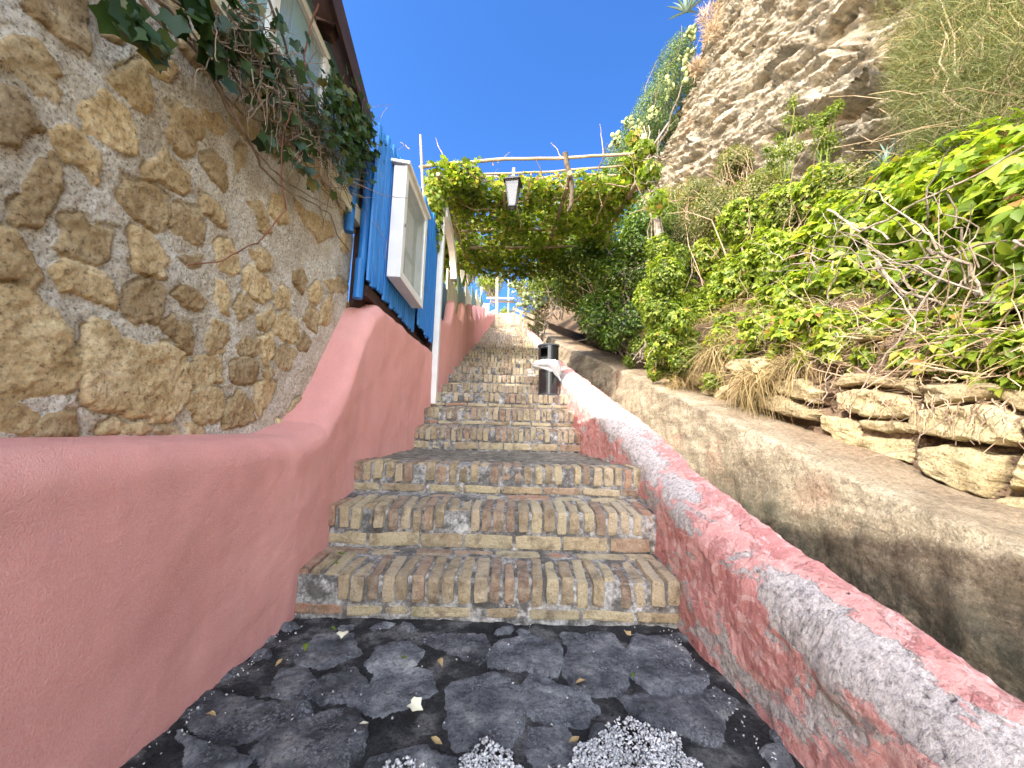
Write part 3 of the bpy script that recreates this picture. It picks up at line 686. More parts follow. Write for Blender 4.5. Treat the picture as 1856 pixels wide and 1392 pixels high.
# the house wall plane through (xst)
WO=np.array([-1.12,1.4,0.]); WD=np.array([-.065,1.5,0.]); WD/=np.linalg.norm(WD); WN=np.array([WD[1],-WD[0],0])
def on_wall(px,py,off=0):
    r=ray(px,py); t=((WO+WN*off-CAM)@WN)/(r@WN); return CAM+r*t
def wuv(p): return (float((p-WO)@WD),float(p[2]))
wp=[px_poly(s,2.651,0,0,on_wall,wuv) for s in S4]+[px_poly(s,2.651,0,400,on_wall,wuv) for s in S5]
def grow(polys,k): return [[tuple(np.mean(p,axis=0)+(np.array(q)-np.mean(p,axis=0))*k) for q in p] for p in polys]
wp=grow(wp,1.10)
wp=fill_random(wp,-3.6,1.6,.72,2.5,.19,np.random.default_rng(8),1.15,rf=.42,md=.8)
nu,nv=760,380
uu=np.concatenate([np.linspace(-3.4,-1.0,120,endpoint=False),np.linspace(-1.0,1.24,nu-120)]); vv=np.linspace(.68,2.30,nv); U,Vv=np.meshgrid(uu,vv)
H,S,ID,SD=relief(wp,U,Vv,.008,.004,17,.004,.024,11,.16)
P3=np.column_stack([U.ravel(),Vv.ravel(),np.zeros(U.size)+3])
Hh=H+(fbm(P3*16,5,3)-.5)*.012*(.4+S)+(fbm(P3*55,3,9)-.5)*.009+(fbm(P3*2.2,2,7)-.5)*.05-.009*np.exp(-(SD/.006)**2)*(fbm(P3*6,2,12)>.5)
V=WO+U.ravel()[:,None]*WD+Hh[:,None]*WN+Vv.ravel()[:,None]*np.array([0,0,1.])
mesh_obj('stone_wall',V,grid_faces(nu,nv),M['tuff_wall'],house,smooth=True,attrs={'stone':S,'sid':ID})
def wpt(u,off,z): return WO+WD*u+WN*off+np.array([0,0,z])
# core of the house, end wall
mb=MB(); 
a=[wpt(-3.4,-.035,-.2),wpt(1.235,-.035,-.2),wpt(1.235,-3.5,-.2),wpt(-3.4,-3.5,-.2)]
b_=[q+np.array([0,0,3.2]) for q in a]
mb.add(a+b_,[(0,1,5,4),(1,2,6,5),(2,3,7,6),(3,0,4,7)]); mb.build('house_core',simple('house_core_stone',(.35,.27,.16),(.5,.42,.28),6,30,.8,.02),house)
# white trim board
mb=MB(); mb.obox(wpt(-1.08,.03,2.285),WD,WN,(0,0,1),2.30,.022,.055); mb.build('trim_board',M['cream'],house)
# pale blue boards with battens
mb=MB()
k=0
u=-3.35
while u<1.1:
    w=.17; off=.0+(.012 if k%2 else 0); mb.obox(wpt(u+w/2,off,2.67),WD,WN,(0,0,1),w/2-.004,.012,.345); u+=w; k+=1
mb.build('blue_boarding',M['lightblue'],house)
# window in the boards
for uc in(.30,-.9):
    mb=MB(); zc=2.66
    for du in(-.24,.24): mb.obox(wpt(uc+du,.035,zc),WD,WN,(0,0,1),.022,.016,.24)
    for dz in(-.22,.22): mb.obox(wpt(uc,.035,zc+dz),WD,WN,(0,0,1),.2175,.0155,.022)
    wf=mb.build('window_frame',M['white'],house)
    mb=MB(); mb.obox(wpt(uc,.026,zc),WD,WN,(0,0,1),.216,.006,.196); mb.build('window_pane',M['glass'],wf)
# roof slab rising to the left
mb=MB(); RZ=3.0
e=.17
def EV(u): return .137-.105*(u-.34)
q0=[wpt(-3.6,EV(-3.6),RZ),wpt(1.22,EV(1.22),RZ),wpt(1.22,-1.8,RZ+.85),wpt(-3.6,-1.8,RZ+.85)]
mb.add(q0+[q+np.array([0,0,.09]) for q in q0],[(3,2,1,0),(4,5,6,7),(0,1,5,4),(1,2,6,5),(2,3,7,6),(3,0,4,7)])
roof=mb.build('roof',M['roofwood'],house)
mb=MB()
for u in np.arange(-3.3,.9,.42): mb=MB(); mb.beam(wpt(u,EV(u)-.02,RZ-.04),wpt(u,-.02,RZ+.01),.06,.07); mb.build('rafter',M['roofwood'],roof)

mb=MB(); mb.beam(wpt(-3.6,EV(-3.6)+.012,RZ+.03),wpt(1.23,EV(1.23)+.012,RZ+.03),.022,.16); mb.build('fascia_board',M['roofwood'],roof)
mb=MB()
for i,u in enumerate(np.arange(-3.55,1.2,.21)):
    a=wpt(u,EV(u)-.16,RZ+.17); b2=wpt(u,-1.8,RZ+.96); n=8
    mb.tube([a+(b2-a)*t for t in np.linspace(0,1,n)],.055,8)
mb.build('roof_tiles',M['tile'],roof)
# ---------------------------------------------------------------- blue fence, display case, posts
fence=thing('blue_board_fence','tall bright blue fence of narrow round-faced boards standing on the pink wall','fence',(-.97,2.8,1.75))
rg=np.random.default_rng(4)
def half_round(mb,x,y,w,z0,z1,t=.022,n=5):
    pts=[]
    for k in range(n+1):
        a=math.pi*k/n; pts.append((t*math.sin(a),-w/2*math.cos(a)))
    V=[]; 
    for zz,s in((z0,1),(z1-.02,1),(z1,.6)):
        for px,py in pts: V.append((x+px*s,y+py*s,zz))
    m=n+1; Fc=[]
    for r_ in range(2):
        for k in range(n): Fc.append((r_*m+k,r_*m+k+1,(r_+1)*m+k+1,(r_+1)*m+k))
        Fc.append((r_*m+n,r_*m,(r_+1)*m,(r_+1)*m+n))
    Fc.append(tuple(range(2*m,3*m))); Fc.append(tuple(reversed(range(m))))
    mb.add(V,Fc)
def bank_boards(y0,y1,zt0,zt1,zb0,zb1,x0,x1,w=.058):
    mb=MB(); y=y0
    while y<y1:
        t=(y-y0)/(y1-y0); half_round(mb,x0+(x1-x0)*t+rg.normal()*.002,y+w/2,w*.94,zb0+(zb1-zb0)*t+rg.normal()*.012,zt0+(zt1-zt0)*t+rg.normal()*.02)
        y+=w
    return mb
def ftop(px,py,x): return PX(px,py,x)
p=bank_boards(2.53,3.66,2.97,3.26,1.80,1.74,-1.02,-.995); p.build('board_panel',M['blue'],fence)
p=bank_boards(3.72,4.36,3.20,3.24,1.82,1.80,-.965,-.955); p.build('board_panel',M['blue'],fence)
mb=MB(); mb.box((-1.06,2.72,2.9),(-1.022,4.38,2.97)); mb.build('rail',M['blue'],fence)
mb=MB(); mb.box((-1.06,2.72,2.0),(-1.022,4.38,2.07)); mb.build('rail',M['blue'],fence)
mb=MB(); mb.box((-1.13,2.64,1.45),(-1.09,4.47,2.85)); mb.box((-1.175,2.64,1.5),(-1.135,2.95,2.9)); mb.box((-1.09,2.58,1.70),(-1.025,4.4,1.78)); mb.box((-1.088,4.385,1.6),(-.96,4.462,3.15)); mb.build('gap_shade_backing',M['roofwood'],fence)  # dark boards added behind the fence to stand for the shaded gap
a=PX(668,262,-1.03); 
for x,px,y0_,y1_,r_ in((-1.08,672,300,492,.036),(-1.06,662,480,541,.032),(-1.13,648,300,420,.03)):
    q0=PX(px,y0_,x); q1=PX(px-14 if y1_>520 else px-16,y1_,x); yy=q1[1]
    mb=MB(); mb.tube([(x,yy,q1[2]),(x,yy,(q0[2]+q1[2])/2),(x,yy,q0[2])],r_,14); mb.build('post',M['blue'],fence,smooth=False)
def mk_case():
    x0,x1=-.975,-.893; y0,y1=2.80,3.55; z0,z1=1.94,2.86
    t=thing('display_case','white framed glass display case fixed to the blue fence','display case',(x0,(y0+y1)/2,z0))
    mb=MB(); th=.018
    mb.box((x0,y0,z0),(x1,y0+th,z1)); mb.box((x0,y1-th,z0),(x1,y1,z1)); mb.box((x0,y0+th,z0),(x1,y1-th,z0+th)); mb.box((x0,y0+th,z1-th),(x1,y1-th,z1))
    mb.build('case_box',M['white'],t)
    mb=MB(); mb.box((x0+.003,y0+th,z0+th),(x0+.012,y1-th,z1-th)); mb.build('backing_board',M['backpaper'],t)
    for (pa,pb,qa,qb) in((.10,.30,.48,.78),(.36,.60,.42,.80),(.12,.34,.12,.40),(.40,.62,.10,.36)):
        mb=MB(); mb.box((x0+.0125,y0+pa,z0+qa),(x0+.014,y0+pb,z0+qb)); mb.build('paper_sheet',M['white'],t)
    mb=MB(); w=.062; f0,f1=x1+.001,x1+.022
    mb.box((f0,y0-.004,z0-.004),(f1,y0+w,z1+.004)); mb.box((f0,y1-w,z0-.004),(f1,y1+.004,z1+.004)); mb.box((f0,y0+w,z0-.004),(f1-.002,y1-w,z0+w)); mb.box((f0,y0+w,z1-w),(f1-.002,y1-w,z1+.004))
    fr=mb.build('door_frame',M['white'],t)
    mb=MB(); mb.box((f1,y0+.028,2.36),(f1+.004,y0+.040,2.385)); mb.build('keyhole',M['black'],fr)
    for zz in(z0+.16,z1-.18):
        mb=MB(); mb.box((f0+.004,y1+.0045,zz),(f1+.004,y1+.012,zz+.06)); mb.tube([(f1+.002,y1+.006,zz-.004),(f1+.002,y1+.006,zz+.064)],.005,8); mb.build('hinge',M['greyiron'],fr)
    mb=MB(); mb.box((f0+.006,y0+w,z0+w),(f0+.010,y1-w,z1-w)); mb.build('glass_pane',M['glass'],t)
    mb=MB(); mb.obox(((x0+x1)/2+.012,(y0+y1)/2,z1+.020),(1,0,-.15),(0,1,0),(.15,0,1),.075,(y1-y0)/2+.025,.011); mb.build('hood',M['white'],t)
mk_case()
# white gate frame with arched head
gate=thing('white_gate','white painted gate frame with a curved arched head beside the blue fence','gate',(-.9,4.5,1.3))
mb=MB(); mb.box((-.955,4.47,1.10),(-.885,4.55,3.50)); mb.build('post',M['white'],gate)
mb=MB(); n=14
for i in range(n):
    a0=math.pi*.5*(i/n); a1=math.pi*.5*((i+1)/n)
    f=lambda a:(4.53+.95*math.sin(a),3.02+.50*math.cos(a))
    (ya,za),(yb,zb_)=f(a0),f(a1)
    mb.beam((-.905,ya,za),(-.905,yb,zb_),.085,.13,(0,.3,1))
mb.build('arch',M['white'],gate)
# ---------------------------------------------------------------- far left pink wall with stepped humps
ys=np.linspace(4.58,30,520)
def wt2(y):
    # level runs that step up in rounded humps
    st=1.12; k=np.floor((y-4.58)/st); f=(y-4.58)/st-k
    base=2.33+.36*k; return base+.36*sm(.72,1.0,f)-.05*math.sin(math.pi*min(f/.7,1))+ (.10*math.exp(-((f-.95)/.07)**2))
prof=[]
for y in ys:
    xf=float(SXL(y))-.0; zt=min(wt2(y), stair_z(y)+.8) if y>12.5 else wt2(y)
    b0=float(stair_z(y))-.3; r=.07; pts=[]
    for t in np.linspace(0,1,10): pts.append((xf,b0+(zt-r-b0)*t))
    for a in np.linspace(0,math.pi,10)[1:]: pts.append((xf-r*(1-math.cos(a)),zt-r+r*math.sin(a)))
    pts.append((xf-2*r,b0))
    prof.append([(px,y,pz) for px,pz in pts])
prof=np.array(prof); V=prof.reshape(-1,3); V[:,0]+=(fbm(V*2.5,3,8)-.5)*.04
mesh_obj('stepped_pink_wall',V,grid_faces(prof.shape[1],prof.shape[0],True),M['pink'],smooth=True,label='pink wall beyond the white gate rising in rounded humps up the stairs',cat='wall')
# striped boarding
strip=thing('striped_board_fence','tall fence striped in dark teal, cream and sage green boards above the far pink wall','fence',(-1.02,5.45,2.6))
y=4.70; k=0
sw=[1.15,1.15,1.1,1.2,1.15,1.3,1.2]
for i,w in enumerate(sw):
    mat=M['darkblue'] if i==0 else (M['cream'] if i%2 else M['teal'])
    mb=MB(); n=9; top=3.22+.31*(y-5.4)
    for j in range(n):
        ya=y+w*j/n; mb.box((-1.09+.004*(j%2),ya,1.9+.3*(y-5.4)),(-1.065+.004*(j%2),ya+w/n-.004,top+.03*(j%2)))
    mb.build('board_panel',mat,strip,label=['dark teal boards','cream boards','sage green boards','cream boards','sage green boards','cream boards','sage green boards'][i])
    y+=w
# white pointed valance pieces
for i,(px,py,yy,h) in enumerate([(819,470,5.7,.20),(838,490,6.3,.22),(849,498,7.0,.2),(859,495,7.7,.24),(873,520,8.6,.2)]):
    c=PY(px,py,yy); w=.075
    mb=MB(); pr=[(-w/2,0),(w/2,0),(w/2,-h*.45),(w*.2,-h*.75),(0,-h),(-w*.2,-h*.75),(-w/2,-h*.45)]
    vs=[(c[0]-.006,c[1]+a,c[2]+b_) for a,b_ in pr]+[(c[0]+.006,c[1]+a,c[2]+b_) for a,b_ in pr]; vs=[(c[0]+a*.8+(0),c[1]+a*.6,c[2]+b_) for a,b_ in pr]+[(c[0]+a*.8+.008,c[1]+a*.6-.01,c[2]+b_) for a,b_ in pr]
    m=7; mb.add(vs,[tuple(range(m)),tuple(reversed(range(m,2*m)))]+[(k2,k2+m,(k2+1)%m+m,(k2+1)%m) for k2 in range(m)])
    lab=['large white pointed pendant nearest the gate arch, hanging before dark teal boards','white pointed pendant hanging before the first cream boards','white pointed pendant over the sage green boards, middle of five','white pointed pendant over the second cream boards','small white pointed pendant farthest up the striped fence'][i]
    mb.build('pointed_pendant',M['white'],label=lab,cat='pendant',group='white pointed pendants under the pergola')
# ---------------------------------------------------------------- right parapet
def ptop(y): return lerp(y,[-1.5,.5,.75,1.26,2.17,2.6,2.95,3.6,4.5,5.5,7,9,44],[.16,.27,.32,.43,.64,.80,.93,1.13,1.43,1.78,2.24,2.95,2.95+.343*35])
def pxi(y): return float(SXR(y))
ys=np.concatenate([np.linspace(-1.5,.3,80,endpoint=False),np.linspace(.3,4,560),np.linspace(4.02,12,220),np.linspace(12.1,44,160)])
prof=[];cap=[]
for y in ys:
    xi=pxi(y); wd=.27; zt=ptop(y); r=.075
    b0=float(stair_z(y))-.15; pts=[]; cp=[]
    nr=1-sm(.75,2.0,y); ze=zt-.16-.05*nr; bt=.035+.03*nr
    for t in np.linspace(0,1,60): pts.append((xi+bt*t,b0+(ze-b0)*t)); cp.append(sm(.80,1.0,t)*.75*(1-nr)-.10*(y>2.2))
    hz=zt-.01-ze; hx=.238-bt
    for t in np.linspace(0,1,46)[1:]:
        a=t*math.pi/2*.93; pts.append((xi+bt+hx*(1-math.cos(a))/(1-math.cos(math.pi/2*.93)),ze+hz*math.sin(a)/math.sin(math.pi/2*.93)))
        lo=.0+.33*nr; cp.append(float(1.05*sm(lo-.12,lo+.06,t)*(1-sm(.60,.80,t))-.35*sm(.78,.9,t)))
    for t in np.linspace(0,1,6)[1:]: pts.append((xi+.238+.035*math.sin(t*math.pi/2),ze+.105-.04*(1-math.cos(t*math.pi/2)))); cp.append(-.4)
    pts.append((xi+wd-.01,b0-.5)); cp.append(-.3)
    prof.append([(px,y,pz) for px,pz in pts]); cap.append(cp)
prof=np.array(prof); V=prof.reshape(-1,3)
D=(fbm(V*4,4,15)-.5)*.03+(fbm(V*14,5,16)-.5)*.022+(fbm(V*40,3,18)-.5)*.008
V=V+np.column_stack([D,D*0,D*.7])
mesh_obj('peeling_parapet',V,grid_faces(prof.shape[1],prof.shape[0]),M['peel'],smooth=True,attrs={'cap':np.array(cap).ravel()},label='low pink parapet with peeling paint and bare whitish plaster along the right of the stairs',cat='wall')
# ---------------------------------------------------------------- concrete retaining wall, ledge
def ctop(y): return lerp(y,[-1.5,.4,1.57,4.0,6.3,9,16],[.10,.27,.57,1.28,1.96,2.8,5.1])
ys=np.concatenate([np.linspace(-1.5,7,420),np.linspace(7.05,30,150)])
prof=[]
for y in ys:
    zt=ctop(y) if y<16 else 5.1+.343*(y-16); x0=lerp(y,[0,6.5,9,16,30],[1.52,1.58,1.35,1.15,.8])
    b0=zt-1.2; pts=[]
    for t in np.linspace(0,1,40): pts.append((x0-.20*(1-t),b0+(zt-.04-b0)*t))
    for a in np.linspace(0,math.pi/2,5)[1:]: pts.append((x0+.04*(1-math.cos(a)),zt-.04+.04*math.sin(a)))
    for t in np.linspace(0,1,16)[1:]: pts.append((x0+.04+.62*t,zt+.03*t))
    prof.append([(px,y,pz) for px,pz in pts])
prof=np.array(prof); V=prof.reshape(-1,3); D=(fbm(V*3,4,25)-.5)*.09+(fbm(V*12,5,26)-.5)*.05+(fbm(V*45,3,27)-.5)*.012
dirt_=np.tile(np.concatenate([np.zeros(42),np.linspace(.2,1,30)])[:prof.shape[1]],len(ys))
yy_=np.repeat(ys,prof.shape[1]); tf_=np.tile(np.concatenate([np.linspace(0,1,40),np.full(20,2.0)])[:prof.shape[1]],len(ys)); moss_shade_=np.clip(sm(.98,.74,tf_+.12*(yy_-1.2)+.18*(fbm(V*5,4,38)-.5)),0,1)  # moss plus painted shadow, darkening the foot of the wall
dirt_=np.clip(dirt_*1.6*sm(.3,.6,fbm(V*6,4,28)+.12*(dirt_>.3)),0,1)
V=V+np.column_stack([-D,D*0,D*.6])
mesh_obj('retaining_wall',V,grid_faces(prof.shape[1],prof.shape[0]),M['conc'],smooth=True,attrs={'dirt':dirt_,'moss_dark':moss_shade_},label='weathered concrete retaining wall with a dirty ledge beyond the pink parapet',cat='wall')
mesh_obj('gutter',[(.8,-1.5,-.25),(1.5,-1.5,-.25),(1.5,2,.1),(.8,2,.1),(.6,30,7.9),(1.6,30,7.9)],[(0,1,2,3),(3,2,5,4)],M['conc'],kind='structure')
# tuff blocks wall
TX=1.92
TB=[[(1340,760),(1700,745),(1830,800),(1840,930),(1700,930),(1480,910),(1320,880)],
[(1380,960),(1500,930),(1780,990),(1780,1080),(1740,1190),(1600,1170),(1440,1090),(1380,1010)],
[(960,690),(1130,670),(1330,730),(1330,810),(1200,810),(1080,790),(970,780)],
[(1080,800),(1300,830),(1310,890),(1180,880),(1090,860)],
[(570,700),(700,700),(880,770),(870,830),(740,800),(580,750)],
[(880,790),(1060,830),(1080,900),(1320,920),(1330,1040),(1150,1000),(960,920),(890,860)],
[(640,630),(800,620),(900,690),(880,740),(700,700)],
[(1350,650),(1650,640),(1840,700),(1840,780),(1700,725),(1380,740)],
[(1850,960),(2100,1000),(2100,1180),(1800,1150)],
[(1860,800),(2200,760),(2200,960),(1860,940)],
[(1000,600),(1300,610),(1330,700),(1130,650),(950,670)],
[(1790,1170),(2080,1200),(2080,1320),(1760,1290)]]
tb=[[ (float(p[1]),float(p[2])) for p in (PX(1150+x/2.629,450+y/2.629,TX) for x,y in q)] for q in TB]
nu,nv=520,240
tu=np.linspace(-1.2,4.6,nu); tv_=np.linspace(0,1,nv); U,Tt=np.meshgrid(tu,tv_)
zl=np.interp(U,[-1.2,.4,1.6,4.6],[.0,.15,.50,1.40]); Vv=zl+Tt*np.interp(U,[-1.2,2.0,3.0,4.6],[.8,.72,.5,.3])
tb=fill_random(tb,-1.2,4.6,-.2,2.4,.2,np.random.default_rng(2),1.6,rf=.45)
H,S,ID,SD=relief(tb,U,Vv,.050,.004,41,.005,.020,9,.9)
P3=np.column_stack([U.ravel()*.6,Vv.ravel(),np.zeros(U.size)])
Hh=H+(fbm(P3*7,6,3)-.5)*.055+(fbm(P3*28,4,9)-.5)*.028-.05*sm(-.002,.014,SD)*(fbm(P3*4,2,1)>.45)
V=np.column_stack([TX-Hh+.05*Tt.ravel(),U.ravel(),Vv.ravel()])
mesh_obj('tuff_block_wall',V,grid_faces(nu,nv,False)[:,::-1].copy(),M['tuff_block'],smooth=True,attrs={'stone':S,'sid':ID},label='crumbling wall of big yellow tuff blocks with dark open joints under the roots',cat='wall')
# bank of earth behind
nu,nv=120,260
ys=np.linspace(-2,34,nv); ts=np.linspace(0,1,nu); Tt,Yy=np.meshgrid(ts,ys)
zl=np.interp(Yy,[-2,.4,1.6,4.6,9,34],[.55,.72,1.12,2.0,3.2,11.5]); xl=np.interp(Yy,[-2,4.6,7,9,34],[1.96,1.98,1.8,1.6,1.2])
Xb=xl+Tt*3.2; Zb=zl+Tt**.9*2.1+.0*Yy
P3=np.column_stack([Xb.ravel(),Yy.ravel(),Zb.ravel()]); Zb=Zb.ravel()+(fbm(P3*2,4,5)-.5)*.35*sm(0,.1,Tt.ravel())
mesh_obj('earth_bank',np.column_stack([Xb.ravel(),Yy.ravel(),Zb]),grid_faces(nu,nv),M['earth'],smooth=True,kind='structure')
# ---------------------------------------------------------------- cliff
nu,nv=900,640
a=np.linspace(0,1,nu)**.9; b_=np.linspace(0,1,nv)**1.15; A,B=np.meshgrid(a,b_)
# plan curve of the cliff face from behind the camera to the ridge, then turning away
cy=np.interp(A,[0,.06,.86,.92,.96,1],[-4.0,0,12.8,14.3,17,22]); cx=np.interp(A,[0,.06,.3,.86,.92,.96,1],[4.9,4.6,3.9,2.3,2.7,5.0,10.0])
Zc=1.5+B*15.5
lean=np.where(Zc<5,.15*(Zc-3),.3+.42*(Zc-5))
cx=cx+lean+.0
Yc=cy-.00*Zc
s=Zc-.30*Yc                                     # strata coordinate
tt=Yc*.92+Zc*.39
P3=np.column_stack([s.ravel()*2.4,tt.ravel()*.38,np.zeros(s.size)])
wv=(fbm(np.column_stack([tt.ravel()*.5,s.ravel()*.5,s.ravel()*0]),3,77)-.5)*1.6
P3[:,0]+=wv
l1=fbm(P3,3,3); l2=fbm(P3*np.array([3.2,3.0,1]),4,13)
ridg=1-np.abs(2*l1-1)*2.2; 
big=fbm(np.column_stack([s.ravel()*.55,tt.ravel()*.22,s.ravel()*0+4]),3,31)
# pits (tafoni): elongated along the strata
pn=fbm(np.column_stack([s.ravel()*3.2+wv,tt.ravel()*1.5,s.ravel()*0+9]),3,51); pmask=sm(.62,.80,fbm(np.column_stack([s.ravel()*.9+wv,tt.ravel()*.30,s.ravel()*0+2]),2,61)+.12)
pit=sm(.56,.68,pn)*(.25+.75*pmask)
cav=sm(.66,.76,fbm(np.column_stack([s.ravel()*1.15+wv*.5,tt.ravel()*.33,s.ravel()*0+20]),2,91))
l3=fbm(P3*np.array([9,6,1]),3,23); disp=(l1-.5)*.34+(np.abs(l2-.5)*-2+.5)*.26+(l2-.5)*.22+(big-.5)*.7-pit*.26-cav*.42+(np.abs(l3-.5)*-2)*.14
fine=(fbm(np.column_stack([s.ravel()*16,tt.ravel()*5,s.ravel()*0]),3,33)-.5)*.09
def saw(q,sharp): f=q-np.floor(q); return np.where(f<sharp,f/sharp,(1-f)/(1-sharp))
qn=fbm(np.column_stack([s.ravel()*1.2,tt.ravel()*.55,s.ravel()*0+5]),4,101); amp_=sm(.38,.62,fbm(np.column_stack([s.ravel()*.8,tt.ravel()*.5,s.ravel()*0+6]),3,111))
disp+=(saw(s.ravel()*1.55+wv*1.3+qn*2.2,.8)-.5)*.26*amp_+(saw(s.ravel()*4.6+wv*2+qn*5,.78)-.5)*.11*(.3+amp_)
hol=sm(.60,.66,fbm(np.column_stack([s.ravel()*5.2+wv,tt.ravel()*2.6,s.ravel()*0+1]),3,121)); disp-=hol*.30*sm(.40,.60,fbm(np.column_stack([s.ravel()*.9,tt.ravel()*.6,s.ravel()*0+2]),2,131))
disp+=fine+(fbm(np.column_stack([s.ravel()*30,tt.ravel()*12,s.ravel()*0]),3,34)-.5)*.05
gA=np.gradient(cy[0]); gX=np.gradient(cx[0]-lean[0]); nn_=np.stack([-gA,gX],1); nn_/=np.linalg.norm(nn_,axis=1)[:,None]
NX=np.tile(nn_[:,0],(nv,1)).ravel(); NY=np.tile(nn_[:,1],(nv,1)).ravel()
V=np.column_stack([cx.ravel()+NX*disp,Yc.ravel()+NY*disp,Zc.ravel()+disp*.0])
# bulge outward towards the top of the ridge
mesh_obj('cliff',V,grid_faces(nu,nv,True),M['cliff'],smooth=False,kind='structure')
print('structure done')
#@@VEG
def ez(px,py,zd,r,sq=(1,1,1)): return (PZ(px,py,zd),np.array(sq)*r)
def ex(px,py,x,r,sq=(1,1,1)): return (PX(px,py,x),np.array(sq)*r)
def stems(ells,root,n,rg,r=.012,mat='bark',sides=5):
    mb=MB()
    for k in range(n):
        c,rad=ells[rg.integers(len(ells))]; tip=np.array(c)+rg.normal(size=3)*np.array(rad)*.45
        a=np.array(root)+rg.normal(size=3)*np.array([.12,.25,.03]); L=np.linalg.norm(tip-a)
        mb.tube(wander(a,tip,9,.035*L,rg,-.05),np.linspace(r,r*.35,9),sides)
        for q in range(3):
            t2=np.array(c)+rg.normal(size=3)*np.array(rad)*.7; m_=a+(tip-a)*.6
            mb.tube(wander(m_,t2,6,.03*L,rg),np.linspace(r*.5,r*.2,6),4)
    return mb
# big-leaved creeper spilling over the near bank
cre=thing('creeper','large-leaved bright yellow-green creeper spilling over the tuff blocks at far right','creeper',(2.3,2.2,1.3))
E=[ex(1500,605,2.15,.16),ex(1580,600,2.15,.17),ex(1660,615,2.12,.15),ex(1740,610,2.12,.16),ex(1820,640,2.1,.15),ex(1440,560,2.4,.2),ex(1880,600,2.2,.2),ex(1860,360,2.75,.42),ex(1850,490,2.5,.34),ex(1840,590,2.32,.17),ex(1720,410,2.75,.40),ex(1700,530,2.5,.28),ex(1600,420,2.85,.40),ex(1560,520,2.6,.30),ex(1490,590,2.4,.18),ex(1480,470,2.85,.34),ex(2000,420,2.6,.5),ex(2020,580,2.4,.35),ex(1640,600,2.35,.14),ex(1760,330,2.95,.34),ex(1660,340,3.0,.28),ex(1530,450,2.9,.25),ex(1450,620,2.2,.1)]
foliage('foliage',M['creeper'],E,4600,.088,PALM,cre,seed=11,upb=.7,shell=.25,gap=.34,gs=4.5,droop=.5)
stems(E,(2.35,2.0,1.15),16,np.random.default_rng(12),.008,'twig').build('stems',M['twiglight'],cre)
lc=thing('creeper','low creeper shoots trailing among bare stems and dry grass just above the tuff blocks','creeper',PX(1620,660,2.0))
E=[ex(x,y,2.02,r) for x,y,r in((1470,650,.10),(1520,625,.12),(1590,640,.09),(1660,650,.09),(1730,640,.11),(1800,660,.09),(1850,690,.08),(1560,660,.07),(1880,640,.12),(1420,640,.09),(1380,600,.15),(1310,620,.14),(1440,600,.14),(1490,590,.13),(1260,620,.13),(1350,650,.09))]
foliage('foliage',M['creeper'],E,2100,.060,PALM,lc,seed=111,upb=.6,shell=.3,gap=.40,gs=6,droop=.5)
stems(E,PX(1650,680,2.0),8,np.random.default_rng(112),.004,'twig').build('stems',M['twig'],lc)
# smaller creeper further along
cr2=thing('creeper','medium-leaved green creeper in the middle of the bank between the dry grass and the rock','creeper',(2.3,3.6,1.7))
E=[ex(1430,640,2.1,.12),ex(1310,650,2.05,.13),ex(1360,655,2.1,.10),ex(1400,480,2.75,.36),ex(1330,520,2.6,.34),ex(1270,570,2.3,.28),ex(1400,570,2.45,.26),ex(1220,540,2.4,.36),ex(1350,410,3.0,.34),ex(1200,620,2.1,.22),ex(1460,540,2.5,.25),ex(1130,600,2.0,.25),ex(1460,600,2.3,.2),ex(1260,640,2.0,.16),ex(1190,650,1.85,.15),ex(1330,600,2.2,.2),ex(1390,610,2.2,.18),ex(1430,380,3.1,.30),ex(1500,350,3.15,.28),ex(1280,470,2.9,.30),ex(1520,400,3.0,.26),ex(1230,680,1.8,.10),ex(1290,690,1.85,.08),ex(1480,640,2.05,.10),ex(1420,600,2.25,.16),ex(1340,640,2.05,.14)]
foliage('foliage',M['creeper'],E,9500,.060,PALM,cr2,seed=13,upb=.6,shell=.3,gap=.34,gs=4)
foliage('small_leaves',M['shrub'],E,14000,.036,OVAL,cr2,seed=14,upb=.5,shell=.4,gap=.3,gs=4)
stems(E,(2.25,3.4,1.6),12,np.random.default_rng(15),.006).build('stems',M['twig'],cr2)
# olive bush below the rock
ol=thing('shrub','dry olive-green bush with fine leaves below the rock face, right of the gnarled post','shrub',(2.8,4.6,2.4))
E=[ex(1300,390,3.05,.45),ex(1380,365,3.2,.38),ex(1230,440,2.8,.50),ex(1450,380,3.15,.32),ex(1260,360,3.2,.40),ex(1540,330,3.2,.30),ex(1210,360,3.0,.30),ex(1330,300,3.4,.3)]
foliage('foliage',M['olive'],E,42000,.036,OVAL,ol,seed=16,upb=.4,shell=.45,gap=.38,gs=3.5)
stems(E,(2.7,4.4,2.3),22,np.random.default_rng(17),.007).build('stems',M['twig'],ol)
# undergrowth litter on the bank
rg=np.random.default_rng(140); n=15000
y=rg.random(n)*6.6+.2; t=rg.random(n)**1.6; zl=np.interp(y,[-2,.4,1.6,4.6,9],[.55,.72,1.12,2.0,3.2]); xl=np.interp(y,[-2,4.6,7,9],[1.96,1.98,1.8,1.6])
P=np.column_stack([xl+t*2.6-.02,y,zl+t**.9*1.75+.05*rg.random(n)]); P=P[vnoise(P*2.5,4)>.33]; n=len(P)
yy=rg.normal(size=(n,3))*.6+np.array([-.55,0,.12]); zz=rg.normal(size=(n,3))*.5+np.array([-.4,0,1])
V,Fc=instances(*T_blade(4,.022,1.0),P,yy,zz,.05+.14*rg.random(n))
mesh_obj('dry_undergrowth',V,Fc,M['straw'],kind='stuff',label='dry grass and litter covering the earth between the plants',cat='undergrowth')
fb=thing('shrub','leafy bush wrapped round the foot of the gnarled pergola post','shrub',PX(1205,640,1.65))
